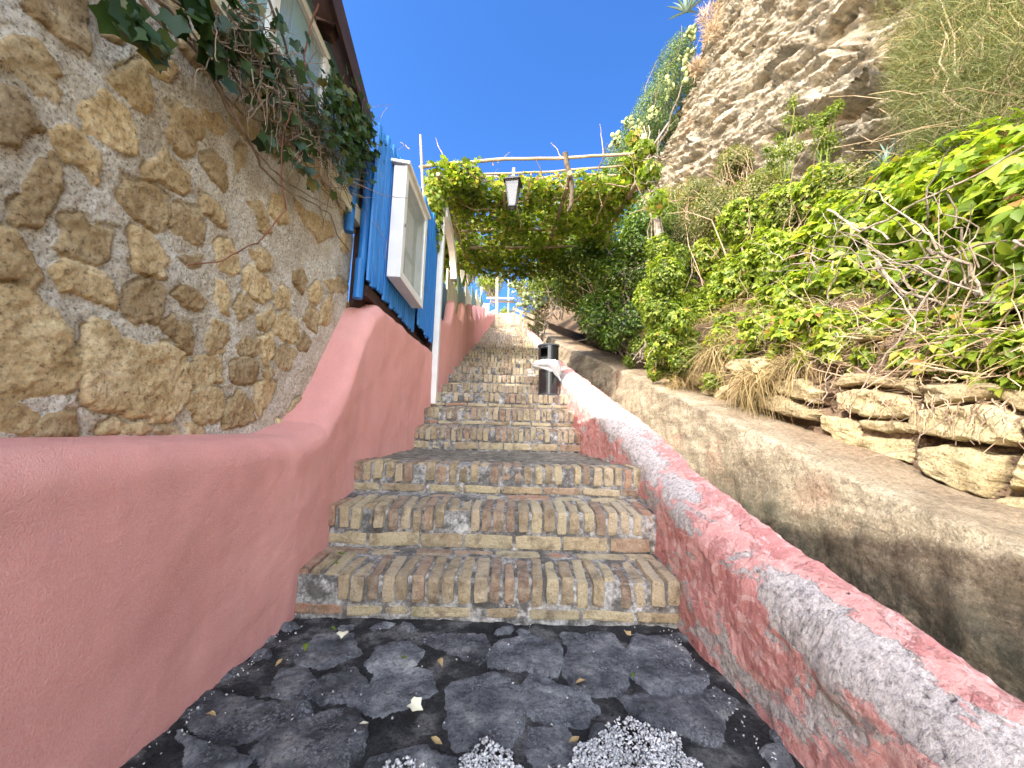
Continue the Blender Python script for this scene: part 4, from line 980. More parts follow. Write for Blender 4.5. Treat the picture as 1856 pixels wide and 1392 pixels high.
E=[ex(1195,450,1.60,.15),ex(1205,500,1.56,.20),ex(1200,560,1.58,.22),ex(1205,620,1.6,.20),ex(1180,540,1.7,.22),ex(1225,580,1.66,.18),ex(1190,670,1.62,.12),ex(1235,650,1.7,.12)]
foliage('foliage',M['shrub'],E,9500,.036,OVAL,fb,seed=26,upb=.5,shell=.4,gap=.30,gs=6)
foliage('bright_leaves',M['creeper'],E,900,.045,PALM,fb,seed=27,upb=.5,shell=.2,gap=.35,gs=5)
stems(E,PX(1205,660,1.62),10,np.random.default_rng(28),.005).build('stems',M['twig'],fb)
# spurge clumps standing against the rock
for i,(px,py,x,lab) in enumerate([(1440,235,3.4,'upright lime-green spurge clump, the tallest standing against the bare rock'),(1515,215,3.5,'small lime-green spurge clump against the rock, right of the tallest one'),(1395,285,3.4,'lime-green spurge clump against the rock just left of the tallest one')]):
    c=PX(px,py,x); base=c+np.array([-.1,.1,-.65]); t=thing('spurge',lab,'plant',base,'spurge clumps against the rock')
    rg=np.random.default_rng(30+i); E=[(c+rg.normal(size=3)*np.array([.08,.12,.15]),np.array([.07,.07,.09])) for k in range(6)]+[(c+np.array([-.05,.1,-.22]),np.array([.17,.17,.13]))]
    foliage('foliage',M['shrub'],E,1500,.030,OVAL,t,seed=33+i,upb=.8,shell=.5,gap=.2)
    mb=MB()
    for e_ in E: mb.tube(wander(base+rg.normal(size=3)*.04,e_[0],7,.02,rg),np.linspace(.008,.004,7),5)
    mb.build('stems',M['shrub'],t)
# dark glossy shrub under the pergola
dk=thing('shrub','dense dark glossy shrub under the right end of the pergola','shrub',(1.9,6.4,2.3))
E=[ez(1095,430,7.2,.62),ez(1060,490,7.2,.60),ez(1130,510,6.6,.55),ez(1165,450,6.6,.50),ez(1085,570,6.6,.42),ez(1045,420,7.6,.5),ez(1150,580,5.9,.36),ez(1190,500,6.1,.40),ez(1180,390,6.4,.42),ez(1110,610,6.2,.22),ez(1040,530,8,.45)]
foliage('foliage',M['darkshrub'],E,26000,.062,OVAL,dk,seed=18,upb=.5,shell=.35,gap=.40,gs=2.5)
stems(E,(1.95,6.4,2.2),24,np.random.default_rng(19),.018).build('stems',M['bark'],dk)
# sunlit shrub in front of it
bs=thing('shrub','bright green leafy shrub growing over the retaining wall left of the dry grass','shrub',(2.0,5.2,1.9))
E=[ex(1150,520,2.3,.38),ex(1180,570,2.1,.30),ex(1120,560,2.1,.30),ex(1215,480,2.4,.36),ex(1160,630,1.9,.18),ex(1110,610,1.9,.20),ex(1200,400,2.7,.35),ex(1200,600,2.0,.22),ex(1240,590,2.1,.2),ex(1140,655,1.75,.10)]
foliage('foliage',M['shrub'],E,22000,.040,OVAL,bs,seed=20,upb=.5,shell=.35,gap=.36,gs=3)
stems(E,(1.95,5.2,1.85),16,np.random.default_rng(21),.012).build('stems',M['bark'],bs)
# shrubs climbing along the right of the stairs
for i,(px,py,zd,r,n,mt,lab) in enumerate([
 (1010,520,10,.75,5200,'shrub','yellow-green bush on the right of the stairs past the dark shrub'),
 (985,555,12.5,.8,4200,'olive','olive bush farther up on the right of the stairs, behind the yellow-green one'),
 (1030,470,12,.9,4600,'darkshrub','dark bush high on the right behind the pergola'),
 (960,585,15,.55,2400,'shrub','low pale green bush beside the rail fence far up the stairs'),
 (1060,380,13,1.2,5200,'conifer','large bush filling the slope above the back of the pergola'),
 (893,520,17,.75,3600,'vine','yellow-green bush on the left side near the top of the stairs'),
 (912,562,44,.9,1500,'vine','tiny green bush closing the very top of the stairs')]):
    c=PZ(px,py,zd); t=thing('shrub',lab,'shrub',c-np.array([0,0,r]),None); rg=np.random.default_rng(60+i)
    E=[(c+rg.normal(size=3)*r*.38,np.array([1,1,.85])*r*(.45+.25*rg.random())) for k in range(6)]
    foliage('foliage',M[mt],E,n,.07 if zd<30 else .12,OVAL,t,seed=70+i,upb=.5,shell=.35,gap=.36,gs=2)
    stems(E,c-np.array([0,0,r]),8,rg,.02).build('stems',M['bark'],t)
# ridge growth
rd=thing('shrub','dense green shrub cloaking the left edge of the cliff against the sky','shrub',PZ(1150,300,13.5))
E=[ez(x,y,13.6,r) for x,y,r in[(1236,80,.42),(1228,105,.62),(1218,135,.72),(1204,168,.80),(1192,198,.85),(1176,228,.85),(1160,255,.85),(1142,280,.8),(1124,300,.75),(1160,300,.9),(1205,240,.7),(1130,330,.9),(1105,340,.8),(1240,160,.5)]]
foliage('foliage',M['conifer'],E,52000,.055,OVAL,rd,seed=22,upb=.3,shell=.28,gap=.30,gs=2)
stems(E,PZ(1160,320,13.8),20,np.random.default_rng(23),.03).build('stems',M['bark'],rd)
# prickly pears
def pad_t(n=14):
    v=[];f=[]
    for k in range(n):
        a=2*math.pi*k/n; x=math.sin(a)*.42*(1+.1*math.cos(a)*-1); y=.5-.5*math.cos(a); v.append((x,y,0))
    vv=[(x*.96,y*.97+.01,.032) for x,y,_ in v]+[(x*.96,y*.97+.01,-.032) for x,y,_ in v]+[(0,.5,.06),(0,.5,-.06)]
    for k in range(n):
        j=(k+1)%n; f+=[(k,j,2*n),(j+n,k+n,2*n+1),(k+n,j+n,j),(k+n,j,k)]
    return np.array(vv),f
PAD=pad_t()
def prickly(px,py,zd,lab,n,size,seed,group='prickly pears along the cliff edge'):
    rg=np.random.default_rng(seed); c=PZ(px,py,zd); P=[];Yd=[];Zd=[];Sz=[]
    front=[(c+np.array([rg.normal()*size*.6,rg.normal()*size*.6,0]),np.array([rg.normal()*.3,rg.normal()*.3,1.0]),size) for _ in range(4)]
    while front and len(P)<n:
        p,y,s=front.pop(0); y=y/np.linalg.norm(y); zz=rg.normal(size=3)+np.array([-.6,-.9,0]); P.append(p);Yd.append(y);Zd.append(zz);Sz.append(s)
        for k in range(rg.integers(1,4)):
            ny=y+rg.normal(size=3)*.75; front.append((p+y*s*(.85+.1*rg.random()),ny,s*(.8+.25*rg.random())))
    V,Fc=instances(*PAD,np.array(P),np.array(Yd),np.array(Zd),np.array(Sz))
    o=mesh_obj('prickly_pear',V,Fc,M['cactus'],label=lab,cat='cactus',group=group,smooth=True); return o
for a in [(1256,70,12.6,'prickly pear near the top of the cliff edge, under the spiky agave',26,.19,1),(1240,120,12.6,'prickly pear second from the top of the cliff edge, beside bare rock',26,.19,2),(1222,165,12.6,'sprawling prickly pear halfway down the cliff edge, against dark green shrub',30,.20,3),(1192,215,12.4,'prickly pear low on the cliff edge just above the gnarled post',30,.20,4),(1165,250,12.4,'lowest prickly pear of the cliff edge behind the post top',28,.19,5),(1140,225,12.9,'small pale prickly pear at the outer edge of the cliff shrub',14,.17,6),(1120,265,12.6,'prickly pear at the lower left corner of the cliff shrub',24,.19,7)]: prickly(*a)
prickly(972,555,11.5,'prickly pear clump right of the stairs, seen under the pergola',90,.17,9,None)
prickly(948,535,14,'taller prickly pear standing beside the distant top posts',90,.19,10,None)
# agaves
def agave(px,py,x,zd,size,n,lab,seed):
    rg=np.random.default_rng(seed); c=PZ(px,py,zd); V=[];Fc=[];mb=MB()
    for k in range(n):
        az=rg.random()*6.283; el=.15+1.2*rg.random(); L=size*(.7+.4*rg.random()); d=np.array([math.cos(az)*math.cos(el),math.sin(az)*math.cos(el),math.sin(el)]); sd=np.cross(d,[0,0,1.]); sd/=np.linalg.norm(sd); upn=np.cross(sd,d)
        vs=[]
        for t in np.linspace(0,1,7):
            w=L*.085*(1-t)**.7*(.7+.9*t if t<.5 else 1.15) ; p=c+d*L*t+upn*L*.10*math.sin(t*2.0)
            vs+=[p-sd*w+upn*w*.35,p-upn*w*.25,p+sd*w+upn*w*.35]
        fs=[]
        for q in range(6):
            a=q*3; fs+=[(a,a+1,a+4,a+3),(a+1,a+2,a+5,a+4),(a,a+3,a+5,a+2)]
        mb.add(vs,fs)
    return mb.build('agave',M['agave'],label=lab,cat='agave')
agave(1245,22,0,13.0,.75,26,'spiky blue-grey agave at the very top of the cliff edge against the sky',3)
agave(1608,300,0,3.3,.22,16,'small blue agave at the foot of the bare rock behind the creeper',5)
# grey dry bush on the cliff edge
dbsh=thing('dry_bush','grey leafless dry bush hanging on the cliff edge beside the top prickly pear','bush',PZ(1290,40,12.6))
E=[ez(1285,30,12.4,.45),ez(1290,60,12.2,.35),ez(1262,125,12.2,.28)]
def wisps(name,mat,ells,n,L,parent,seed,updir=(0,0,.8),w=.02,bend=.5,spread=.5,tmpl=None,clump=None,rad=1.0):
    rg=np.random.default_rng(seed); E_=np.array([list(c)+list(r) for c,r in ells]); i=rg.integers(len(E_),size=n); d=unit(rg.normal(size=(n,3)))
    p=E_[i,:3]+d*E_[i,3:]*(rg.random((n,1))**.4)*rad
    y=d*.8+np.array(updir)+rg.normal(size=(n,3))*spread; z=rg.normal(size=(n,3))+np.array([0,-.5,.5])
    V,Fc=instances(*T_blade(3,w,bend),p,y,z,L*(.5+.8*rg.random(n)))
    return mesh_obj(name,V,Fc,mat,parent)
wisps('twigs',M['twiglight'],E,1500,.28,dbsh,41,w=.03,spread=.6,rad=.7)
# broom in the upper right corner
br=thing('broom_bush','big wispy grey-green broom bush in front of the rock at the top right','bush',PX(1760,330,3.3))
E=[ex(1760,120,3.4,.50),ex(1840,60,3.3,.60),ex(1810,210,3.3,.45),ex(1720,70,3.6,.38),ex(1910,150,3.2,.6),ex(1710,170,3.5,.32),ex(1780,-40,3.4,.6),ex(1840,-160,3.4,.6),ex(1740,230,3.35,.3)]
wisps('shoots',M['broom'],E,70000,.12,br,42,updir=(-.15,-.2,.75),w=.011,bend=.7,spread=.7)
wisps('dry_shoots',M['straw'],E,2600,.20,br,43,updir=(-.3,-.2,.1),w=.008,bend=1.6,spread=.9)
stems(E,PX(1790,330,3.3),40,np.random.default_rng(44),.011,'twig').build('stems',M['twiglight'],br)
E=[ex(1640,330,3.3,.3),ex(1720,290,3.2,.3),ex(1800,300,3.1,.3)]
wisps('low_shoots',M['broom'],E,3000,.16,br,45,updir=(-.2,-.2,.6),w=.018,bend=.7,spread=.7)
# dry grass tussocks on the ledge
def tuss(px,py,x,n,L,lab,seed,w=.010,dirv=(-.35,-.25,.15)):
    rg=np.random.default_rng(seed); c=PX(px,py,x); p=c+rg.normal(size=(n,3))*np.array([.05,.10,.03])
    y=rg.normal(size=(n,3))*.55+np.array(dirv); z=rg.normal(size=(n,3))*.3+np.array([-.3,-.2,1])
    V,Fc=instances(*T_blade(5,w,1.3),p,y,z,L*(.45+.8*rg.random(n)))
    return mesh_obj('dry_grass',V,Fc,M['straw'],label=lab,cat='grass',group='dry grass tussocks on the ledge',kind=None)
tuss(1300,640,1.95,700,.34,'tall straw-coloured grass tussock in the middle of the ledge, below the green creeper',1)
tuss(1370,690,1.9,620,.32,'straw tussock hanging over the ledge just left of the pinkish block',2,dirv=(-.5,-.1,-.1))
tuss(1450,660,2.0,620,.30,'dry grass tuft above the pinkish block at the foot of the bare twigs',3)
tuss(1230,690,1.75,380,.22,'small dry grass tuft at the left end of the ledge',4)
tuss(1240,610,2.05,520,.30,'dry grass behind, near the small white tag on the ledge',5)
tuss(1390,610,2.15,520,.30,'dry grass tussock highest on the bank under the green creeper',6)
# cane lying across the grass
mb=MB(); mb.tube([PX(1297,722,1.72),PX(1340,690,1.78),PX(1362,680,1.82)],[.006,.008,.008],8); mb.build('cane',M['twiglight'],label='short pale cut cane lying in the dry grass on the ledge',cat='cane')
c=PX(1284,640,1.9); mb=MB(); mb.obox(c,(0,1,0),(.5,0,.87),(-.87,0,.5),.022,.032,.002); mb.build('plant_tag',M['white'],label='small white tag standing in the grass above the concrete ledge',cat='tag')
# bare vine tangle and roots under the big creeper
tg=thing('bare_vines','tangle of leafless pale vine stems and roots above the tuff blocks','vines',PX(1650,680,2.0))
rg=np.random.default_rng(50)
mb=MB()
for k in range(950):
    px=1370+rg.random()*560; py=585+rg.random()*125+ (px-1400)*.03; L=.08+.28*rg.random()**1.5
    a=PX(px,py,1.93+.25*rg.random()); dv=np.array([-.15*rg.random(),rg.normal(),rg.normal()*.22]); dv/=np.linalg.norm(dv)
    mb.tube(wander(a,a+dv*L,7,.010,rg),np.linspace(.0032,.0012,7)*(.7+.7*rg.random()),4)
mb.build('thin_stems',M['twiglight'],tg)
mb=MB()
for k in range(80):
    px=1450+rg.random()*470; py=430+rg.random()*240; L=.25+.6*rg.random()
    a=PX(px,py,2.05+.25*rg.random()); dv=np.array([-.2+.1*rg.normal(),rg.normal()*.8,.3+rg.normal()*.6]); dv/=np.linalg.norm(dv)
    mb.tube(wander(a,a+dv*L,10,.022,rg),np.linspace(.0055,.002,10)*(.5+.7*rg.random()),5)
for pl in [[(1590,470),(1640,530),(1720,560),(1790,590),(1930,580)],[(1680,450),(1760,480),(1800,560),(1830,640),(1856,700)],[(1500,380),(1560,420),(1700,350),(1856,265)],[(1640,640),(1690,600),(1720,540),(1760,500)],[(1600,700),(1650,560),(1600,500),(1560,430)],[(1540,690),(1600,640),(1680,650),(1856,600)]]:
    pts=[PX(a,b2,2.08+.02*i) for i,(a,b2) in enumerate(pl)]; q=[]
    for i in range(len(pts)-1): q+=list(wander(pts[i],pts[i+1],6,.008,rg))[:-1]
    q.append(pts[-1]); mb.tube(np.array(q),np.linspace(.0075,.004,len(q)),6)
mb.build('thick_stems',M['bark'],tg)
mb=MB()
for k in range(46):
    px=1400+rg.random()*480; a=PX(px,700+(px-1400)*.05+rg.random()*20,1.86); L=.04+.14*rg.random()
    mb.tube(wander(a,a+np.array([-.02,rg.normal()*.05,-L]),8,.010,rg),np.linspace(.003,.0012,8),4)
mb.build('hanging_roots',M['twig'],tg)
# ---------------------------------------------------------------- pergola
per=thing('pergola','rustic pergola of thin weathered poles over the stairs','pergola',(0.2,5.6,1.5))
rows=[((760,304),(1166,277),4.3,.021),((800,322),(1160,296),4.55,.015),((850,321),(1130,317),4.75,.016),((818,376),(1150,348),5.05,.026),((812,421),(1040,412),5.8,.022),((850,449),(1045,447),6.4,.022)]
rg=np.random.default_rng(80)
def pz(x,y,z0): return z0+.06*(x+1)
for a,b2,y,r in rows:
    mb=MB(); pts=wander(PY(*a,y),PY(*b2,y+.05),14,.007,rg); mb.tube(pts,np.linspace(r,r*.8,14),9); mb.build('cross_pole',M['pole'],per)
for x,ya,yb,r in((-.93,4.15,7.6,.024),(.62,4.2,7.5,.03),(1.50,4.2,7.5,.03),(-.15,4.5,7.4,.018)):
    mb=MB(); pts=wander((x,ya,pz(x,4.4,3.76)),(x,yb,pz(x,6,4.20)),12,.012,rg); mb.tube(pts,r,8); mb.build('long_pole',M['pole'],per)
# gnarled post on the right
pp=[PX(1196,440,1.62),PX(1192,400,1.60),PX(1186,350,1.58),PX(1178,310,1.57),PX(1170,275,1.56),PX(1166,245,1.56)]
lo=pp[0].copy(); lo[2]=1.75; lo[0]+=.12
mb=MB(); q=[lo]+pp; mb.tube(wander(q[0],q[1],6,.01,rg).tolist()[:-1]+[list(p) for p in q[1:]],np.array([.045,.045,.045,.045,.045]+[.045,.043,.042,.045,.05,.035])*.85,10); mb.build('gnarled_post',M['bark'],per)
mb=MB()
for k in range(26):
    a=pp[rg.integers(len(pp))]+rg.normal(size=3)*.05; b2=pp[rg.integers(2,len(pp))]+rg.normal(size=3)*np.array([.14,.12,.12]); mb.tube(wander(a,b2,8,.02,rg),np.linspace(.007,.003,8),5)
mb.tube([PX(1168,285,1.56),PX(1190,255,1.65),PX(1212,222,1.8)],[.012,.012,.010],7)
mb.build('twisted_stems',M['bark'],per)
# left thin posts
mb=MB(); mb.tube([PY(772,430,4.25),PY(766,330,4.25),PY(762,245,4.25)],[.016,.016,.014],8); mb.build('thin_post',M['pole'],per)
# hanging gnarled branch
mb=MB(); pts=[PY(x,y,4.32) for x,y in[(1024,278),(1028,300),(1035,325),(1037,350),(1035,372),(1028,384)]]; mb.tube(pts,[.036,.032,.028,.027,.022,.012],9)
mb.build('drooping_branch',simple('dark_bark',(.035,.028,.018),(.12,.095,.06),20,60,.8,.006,.9),per)
pv=thing('climbing_vine','sunlit yellow-green climbing vine roofing the pergola and drooping at its back','vine',(0.3,6.0,3.9))
def canopy(n,y0,y1,seed,dz0,dz1,size,mat,dens=.40,x0=-1.15,x1=1.65,gs=3.2):
    rg=np.random.default_rng(seed); P=np.column_stack([x0+(x1-x0)*rg.random(n*3),y0+(y1-y0)*rg.random(n*3),dz0+(dz1-dz0)*rg.random(n*3)])
    z0=np.interp(P[:,1],[4.2,7.5],[3.79,4.22])+.06*(P[:,0]+1)
    k=vnoise(np.column_stack([P[:,0]*gs,P[:,1]*gs,P[:,2]*3]),seed)>dens; P=P[k][:n]; P[:,2]+=z0[k][:n]; m=len(P)
    z=unit(rg.normal(size=(m,3))*.6+np.array([0,-.2,.8])); y=rg.normal(size=(m,3)); y[:,2]-=.5; y-=(y*z).sum(1)[:,None]*z
    return instances(*IVY,P,y,z,size*(.5+.8*rg.random(m)))
A1=canopy(10500,4.55,7.5,90,-.02,.22,.062,None,.34)
A2=canopy(2600,4.9,7.6,91,-.22,.05,.060,None,.52)
A3=canopy(5200,6.6,7.8,92,-.36,.12,.060,None,.40,-.95,1.65,gs=2.5)
A4=canopy(1300,4.2,4.9,93,-.10,.22,.058,None,.36,-1.15,-.45)
A5=canopy(620,4.3,4.85,94,-.08,.06,.055,None,.50); A6=canopy(1300,4.5,5.6,99,-.12,.10,.055,None,.5)
def join(*L):
    V=[];Fc=[];o=0
    for v,f in L: V.append(v);Fc.append(f+o);o+=len(v)
    return np.concatenate(V),np.concatenate(Fc)
V,Fc=join(A1,A2,A3,A4,A5,A6); mesh_obj('foliage',V,Fc,M['vine'],pv)
E=[(PX(1168,275,1.5),np.array([.13,.15,.13])),(PX(1176,315,1.5),np.array([.14,.2,.12])),(PX(1188,365,1.52),np.array([.12,.15,.16])),(PX(1140,300,1.45),np.array([.2,.25,.12])),(PX(1150,250,1.6),np.array([.12,.12,.10])),(np.array([-.98,4.35,3.55]),np.array([.12,.2,.35])),(np.array([-.95,4.35,3.15]),np.array([.06,.12,.30]))]
foliage('draping_leaves',M['vine'],E,1700,.050,IVY,pv,seed=95,upb=.2,droop=1.0,gap=.35)
E=[(np.array([-1.45,6.2,3.95]),np.array([.35,.7,.3])),(np.array([-1.5,7.6,4.4]),np.array([.35,.9,.35])),(np.array([-1.5,9.2,4.9]),np.array([.35,.9,.35])),(np.array([-1.5,10.6,5.4]),np.array([.3,.7,.3]))]
foliage('dapple_leaves',M['vine'],E,8000,.10,IVY,pv,seed=96,upb=.6,droop=.4,gap=.48,gs=5,shell=.5)  # extra leaves added beyond the striped fence to dapple the stairs
mb=MB()
for k in range(150):
    x=-1.1+2.7*rg.random(); y=4.25+3.3*rg.random(); z0=np.interp(y,[4.2,7.5],[3.79,4.22])+.06*(x+1)
    a=np.array([x,y,z0+.1*rg.random()]); b2=a+np.array([rg.normal()*.35,rg.normal()*.35,-.1+.12*rg.normal()]); mb.tube(wander(a,b2,8,.02,rg,.05),np.linspace(.007,.003,8)*(.5+rg.random()),5)
for px,py,h,dx in((1218,262,60,-16),(790,285,42,-14),(900,275,28,22),(1010,285,30,-16),(1200,250,48,-12)):
    pass
for px0,py0,px1,py1,yy in((1093,285,1087,225,4.5),(803,285,790,250,4.3),(902,296,925,275,4.3),(895,300,888,285,4.3),(1022,288,998,258,4.3),(742,270,725,258,4.3)):
    a=PY(px0,py0,yy); b2=PY(px1,py1,yy); mb.tube(wander(a,b2,7,.008,rg),np.linspace(.006,.002,7),5)
mb.build('vine_stems',M['twig'],pv)
# lantern
def lantern():
    y=4.32; top=PY(928,312,y); cc=PY(930,332,y); t=thing('hanging_lantern','old grey iron lantern with frosted panes hanging from the front pergola pole','lantern',top)
    cx,cyy,cz=cc; zt=cc[2]+.01; zb=PY(928,380,y)[2]; w1=.098; w0=.05
    def ring(w,z,rot=.6): return [(cx+w*math.cos(rot+k*math.pi/2)*1.41*.8,cyy+w*math.sin(rot+k*math.pi/2)*1.41*.8,z) for k in range(4)]
    mb=MB(); a=ring(w1*1.35,zt-.012); b2=ring(w1*.25,zt+.075); mb.add(a+b2,[(0,1,5,4),(1,2,6,5),(2,3,7,6),(3,0,4,7),(4,5,6,7),(3,2,1,0)]); mb.build('cap',M['greyiron'],t)
    mb=MB(); A=ring(w1,zt-.014); B=ring(w0,zb+.03)
    for k in range(4): mb.tube([A[k],B[k]],.006,5)
    for R_,s in((A,.007),(B,.008)):
        for k in range(4): mb.tube([R_[k],R_[(k+1)%4]],s,5)
    mb.build('frame',M['greyiron'],t)
    mb=MB(); A=ring(w1*.93,zt-.016); B=ring(w0*.93,zb+.032); mb.add(A+B,[(0,1,5,4),(1,2,6,5),(2,3,7,6),(3,0,4,7)]); mb.build('glass_panes',M['frost'],t)
    mb=MB(); a=ring(w0,zb+.028); b2=ring(.012,zb); mb.add(a+b2,[(0,1,5,4),(1,2,6,5),(2,3,7,6),(3,0,4,7),(4,5,6,7),(3,2,1,0)]); mb.build('base',M['greyiron'],t)
    mb=MB(); mb.beam((cx,cyy,zt+.07),(cx+.002,cyy,top[2]+.05),.035,.03,(0,1,0)); mb.build('hanger',M['pole'],t)
lantern()
# ---------------------------------------------------------------- litter bin
def litter_bin():
    cx,cy_=.47,4.98; r=.125; zb=1.27; zt=zb+.66; t=thing('litter_bin','black cylindrical litter bin with a plastic bag standing on the steps by the parapet','bin',(cx,cy_,zb))
    def ringm(mb,r0_,z0,z1,n=32,cap=True,a0=0,a1=2*math.pi):
        mb.tube([(cx,cy_,z0),(cx,cy_,z1)],r0_,n,cap)
    mb=MB(); ringm(mb,r,zb,zb+.44); mb.build('body',M['black'],t)
    # hood with an opening facing the steps
    mb=MB(); n=40; 
    V=[];Fc=[]
    hs=[zb+.46,zb+.50,zb+.62,zt]
    for z_ in hs:
        for k in range(n): a=2*math.pi*k/n; V.append((cx+(r+.008)*math.cos(a),cy_+(r+.008)*math.sin(a),z_))
    for i in range(3):
        for k in range(n):
            a=math.degrees(2*math.pi*(k+.5)/n)
            if i==1 and 215<a<265: continue
            Fc.append((i*n+k,i*n+(k+1)%n,(i+1)*n+(k+1)%n,(i+1)*n+k))
    Fc.append(tuple(range(3*n,4*n))); mb.add(V,Fc); mb.build('hood',M['black'],t)
    mb=MB(); mb.tube([(cx,cy_,zb-.002),(cx,cy_,zb+.03)],r+.007,32); mb.build('foot_ring',M['greyiron'],t)
    mb=MB(); mb.tube([(cx,cy_,zt-.004),(cx,cy_,zt+.012)],r+.018,32); mb.build('lid_rim',M['greyiron'],t)
    mb=MB(); mb.tube([(cx,cy_,zb+.44),(cx,cy_,zb+.458)],r+.006,32); mb.build('bag_rim',M['white'],t)
    mb=MB(); rg=np.random.default_rng(5)
    n=26;m=9;V=[];Fc=[]
    for j in range(m):
        for k in range(n):
            a=2*math.pi*k/n; bul=.018+.035*math.sin(math.pi*j/(m-1)); lean_=.05*max(0,math.cos(a-math.radians(200)))*math.sin(math.pi*j/(m-1))
            z_=zb+.47-.13*j/(m-1)*(1+.9*max(0,math.cos(a-.0))*(j/(m-1)))
            w=.010*math.sin(a*11+j*1.7)+.010*rg.normal()*.6-.012
            V.append((cx+(r+bul+lean_+w)*math.cos(a),cy_+(r+bul+lean_+w)*math.sin(a),z_))
    for j in range(m-1):
        for k in range(n): Fc.append((j*n+k,j*n+(k+1)%n,(j+1)*n+(k+1)%n,(j+1)*n+k))
    mb.add(V,Fc)
    L=[PY(965,662,cy_-.1),PY(975,664,cy_-.12),PY(990,668,cy_-.13),PY(1000,672,cy_-.12)]
    mb.tube(L,[.004,.012,.022,.02],7)
    mb.tube([PY(1000,668,cy_-.12),PY(1010,678,cy_-.08),PY(1016,690,cy_-.04)],[.014,.022,.008],7)
    mb.build('plastic_bag',M['bag'],t,smooth=True)
litter_bin()
# ---------------------------------------------------------------- far top of the stairs
tp=thing('timber_frame','weathered timber frame with a crossbar across the top of the stairs','frame',PZ(905,595,16))
mb=MB(); mb.beam(PZ(900,600,15.8),PZ(901,495,15.8),.11,.11,(0,1,0)); mb.build('post',M['pole'],tp)
mb=MB(); mb.beam(PZ(921,575,17),PZ(922,495,17),.05,.05,(0,1,0)); mb.build('post',M['white'],tp)
mb=MB(); mb.beam(PZ(883,540,15.7),PZ(931,541,16.4),.06,.07); mb.build('crossbar',M['white'],tp)
mb=MB(); mb.beam(PZ(900,546,15.9),PZ(931,547,16.6),.05,.09); mb.build('rail',M['pole'],tp)
pf=thing('picket_fence','low white picket fence on top of the left wall far up the stairs','fence',(-1.0,13,5))
for k in range(18):
    y=11.9+k*.25; zt=min(wt2(y),stair_z(y)+.8); mb=MB(); x=float(SXL(y))-.07
    mb.add([(x-.01,y-.045,zt-.02),(x+.01,y-.045,zt-.02),(x+.01,y+.045,zt-.02),(x-.01,y+.045,zt-.02),(x-.01,y-.045,zt+.30),(x+.01,y-.045,zt+.30),(x+.01,y+.045,zt+.30),(x-.01,y+.045,zt+.30),(x-.01,y,zt+.38),(x+.01,y,zt+.38)],
           [(0,3,2,1),(0,1,5,4),(2,3,7,6),(1,2,6,9,5),(3,0,4,8,7),(4,5,9,8),(6,7,8,9)]); mb.build('picket',M['white'],pf)
rf=thing('rail_fence','weathered timber rail fence on the right wall far up the stairs','fence',PZ(945,600,14))
for px,pt,pb,zd in((932,556,585,17),(944,568,600,14),(953,578,612,12)):
    mb=MB(); mb.beam(PZ(px,pb,zd),PZ(px,pt,zd),.09,.09,(0,1,0)); mb.build('post',M['pole'],rf)
for da,db in((0,0),(10,12)):
    mb=MB(); mb.beam(PZ(930,559+da,17.2),PZ(968,575+db,11.2),.05,.10); mb.build('rail',M['pole'],rf)
# ---------------------------------------------------------------- vine on the house
hv=thing('climbing_vine','half bare climbing vine with dark leaves trailing along the house wall and eave','vine',wpt(0,.05,2.35))
rg=np.random.default_rng(90)
def trace(mb,pl,scale,ox,oy,off,r0_,r1,amp=.004,sides=6):
    pts=[on_wall(ox+a/scale,oy+b2/scale,off+.012*rg.normal()*.5) for a,b2 in pl]; q=[]
    for i in range(len(pts)-1): q+=list(wander(pts[i],pts[i+1],5,amp,rg))[:-1]
    q.append(pts[-1]); mb.tube(np.array(q),np.linspace(r0_,r1,len(q)),sides)
mb=MB()
main=[[(560,-160),(680,0),(780,120),(880,180),(960,270),(1030,390),(1100,500),(1160,620),(1220,720),(1300,810),(1400,890),(1500,950),(1600,1000)],
[(640,-160),(760,0),(850,100),(930,190),(1000,310),(1070,450),(1180,560),(1300,590),(1450,610)],
[(700,-100),(850,10),(960,90),(1060,250),(1150,400),(1260,520),(1370,700),(1500,860),(1600,960)],
[(740,-200),(900,0),(890,70),(920,150),(1000,300)],
[(1030,390),(1090,520),(1200,680),(1250,800),(1330,880),(1400,930),(1530,990),(1590,1030),(1620,1130),(1680,1210)],
[(1120,-60),(1200,120),(1280,280),(1340,420),(1400,560),(1500,700),(1620,830),(1700,900)],
[(1250,-100),(1330,100),(1380,260),(1440,420),(1540,560),(1660,700),(1720,830)]]
for pl in main: trace(mb,pl,2.651,0,0,.055,.0062,.003)
for k in range(330):
    t=rg.random(); bx=1000+t*640+rg.normal()*60; by=60+t*760+rg.normal()*90; bx+=120*rg.random()
    pl=[(bx,by)]
    a=rg.random()*1.2-.1+math.pi*.15
    for q in range(3): a+=rg.normal()*.5; pl.append((pl[-1][0]+math.cos(a)*rg.random()*110,pl[-1][1]+math.sin(a)*rg.random()*130))
    trace(mb,pl,2.651,0,0,.06+.10*rg.random(),.0027,.0013,.003,4)
mb.build('stems',M['greytwig'],hv)
mb=MB(); trace(mb,[(1530,20),(1490,130),(1460,260),(1460,380),(1400,520),(1360,640),(1350,850),(1375,1010),(1280,1120),(1240,1170),(1140,1215),(1040,1260),(905,1275)],2.651,0,0,.12,.0042,.0022,.003); mb.build('hanging_shoot',M['redtwig'],hv)
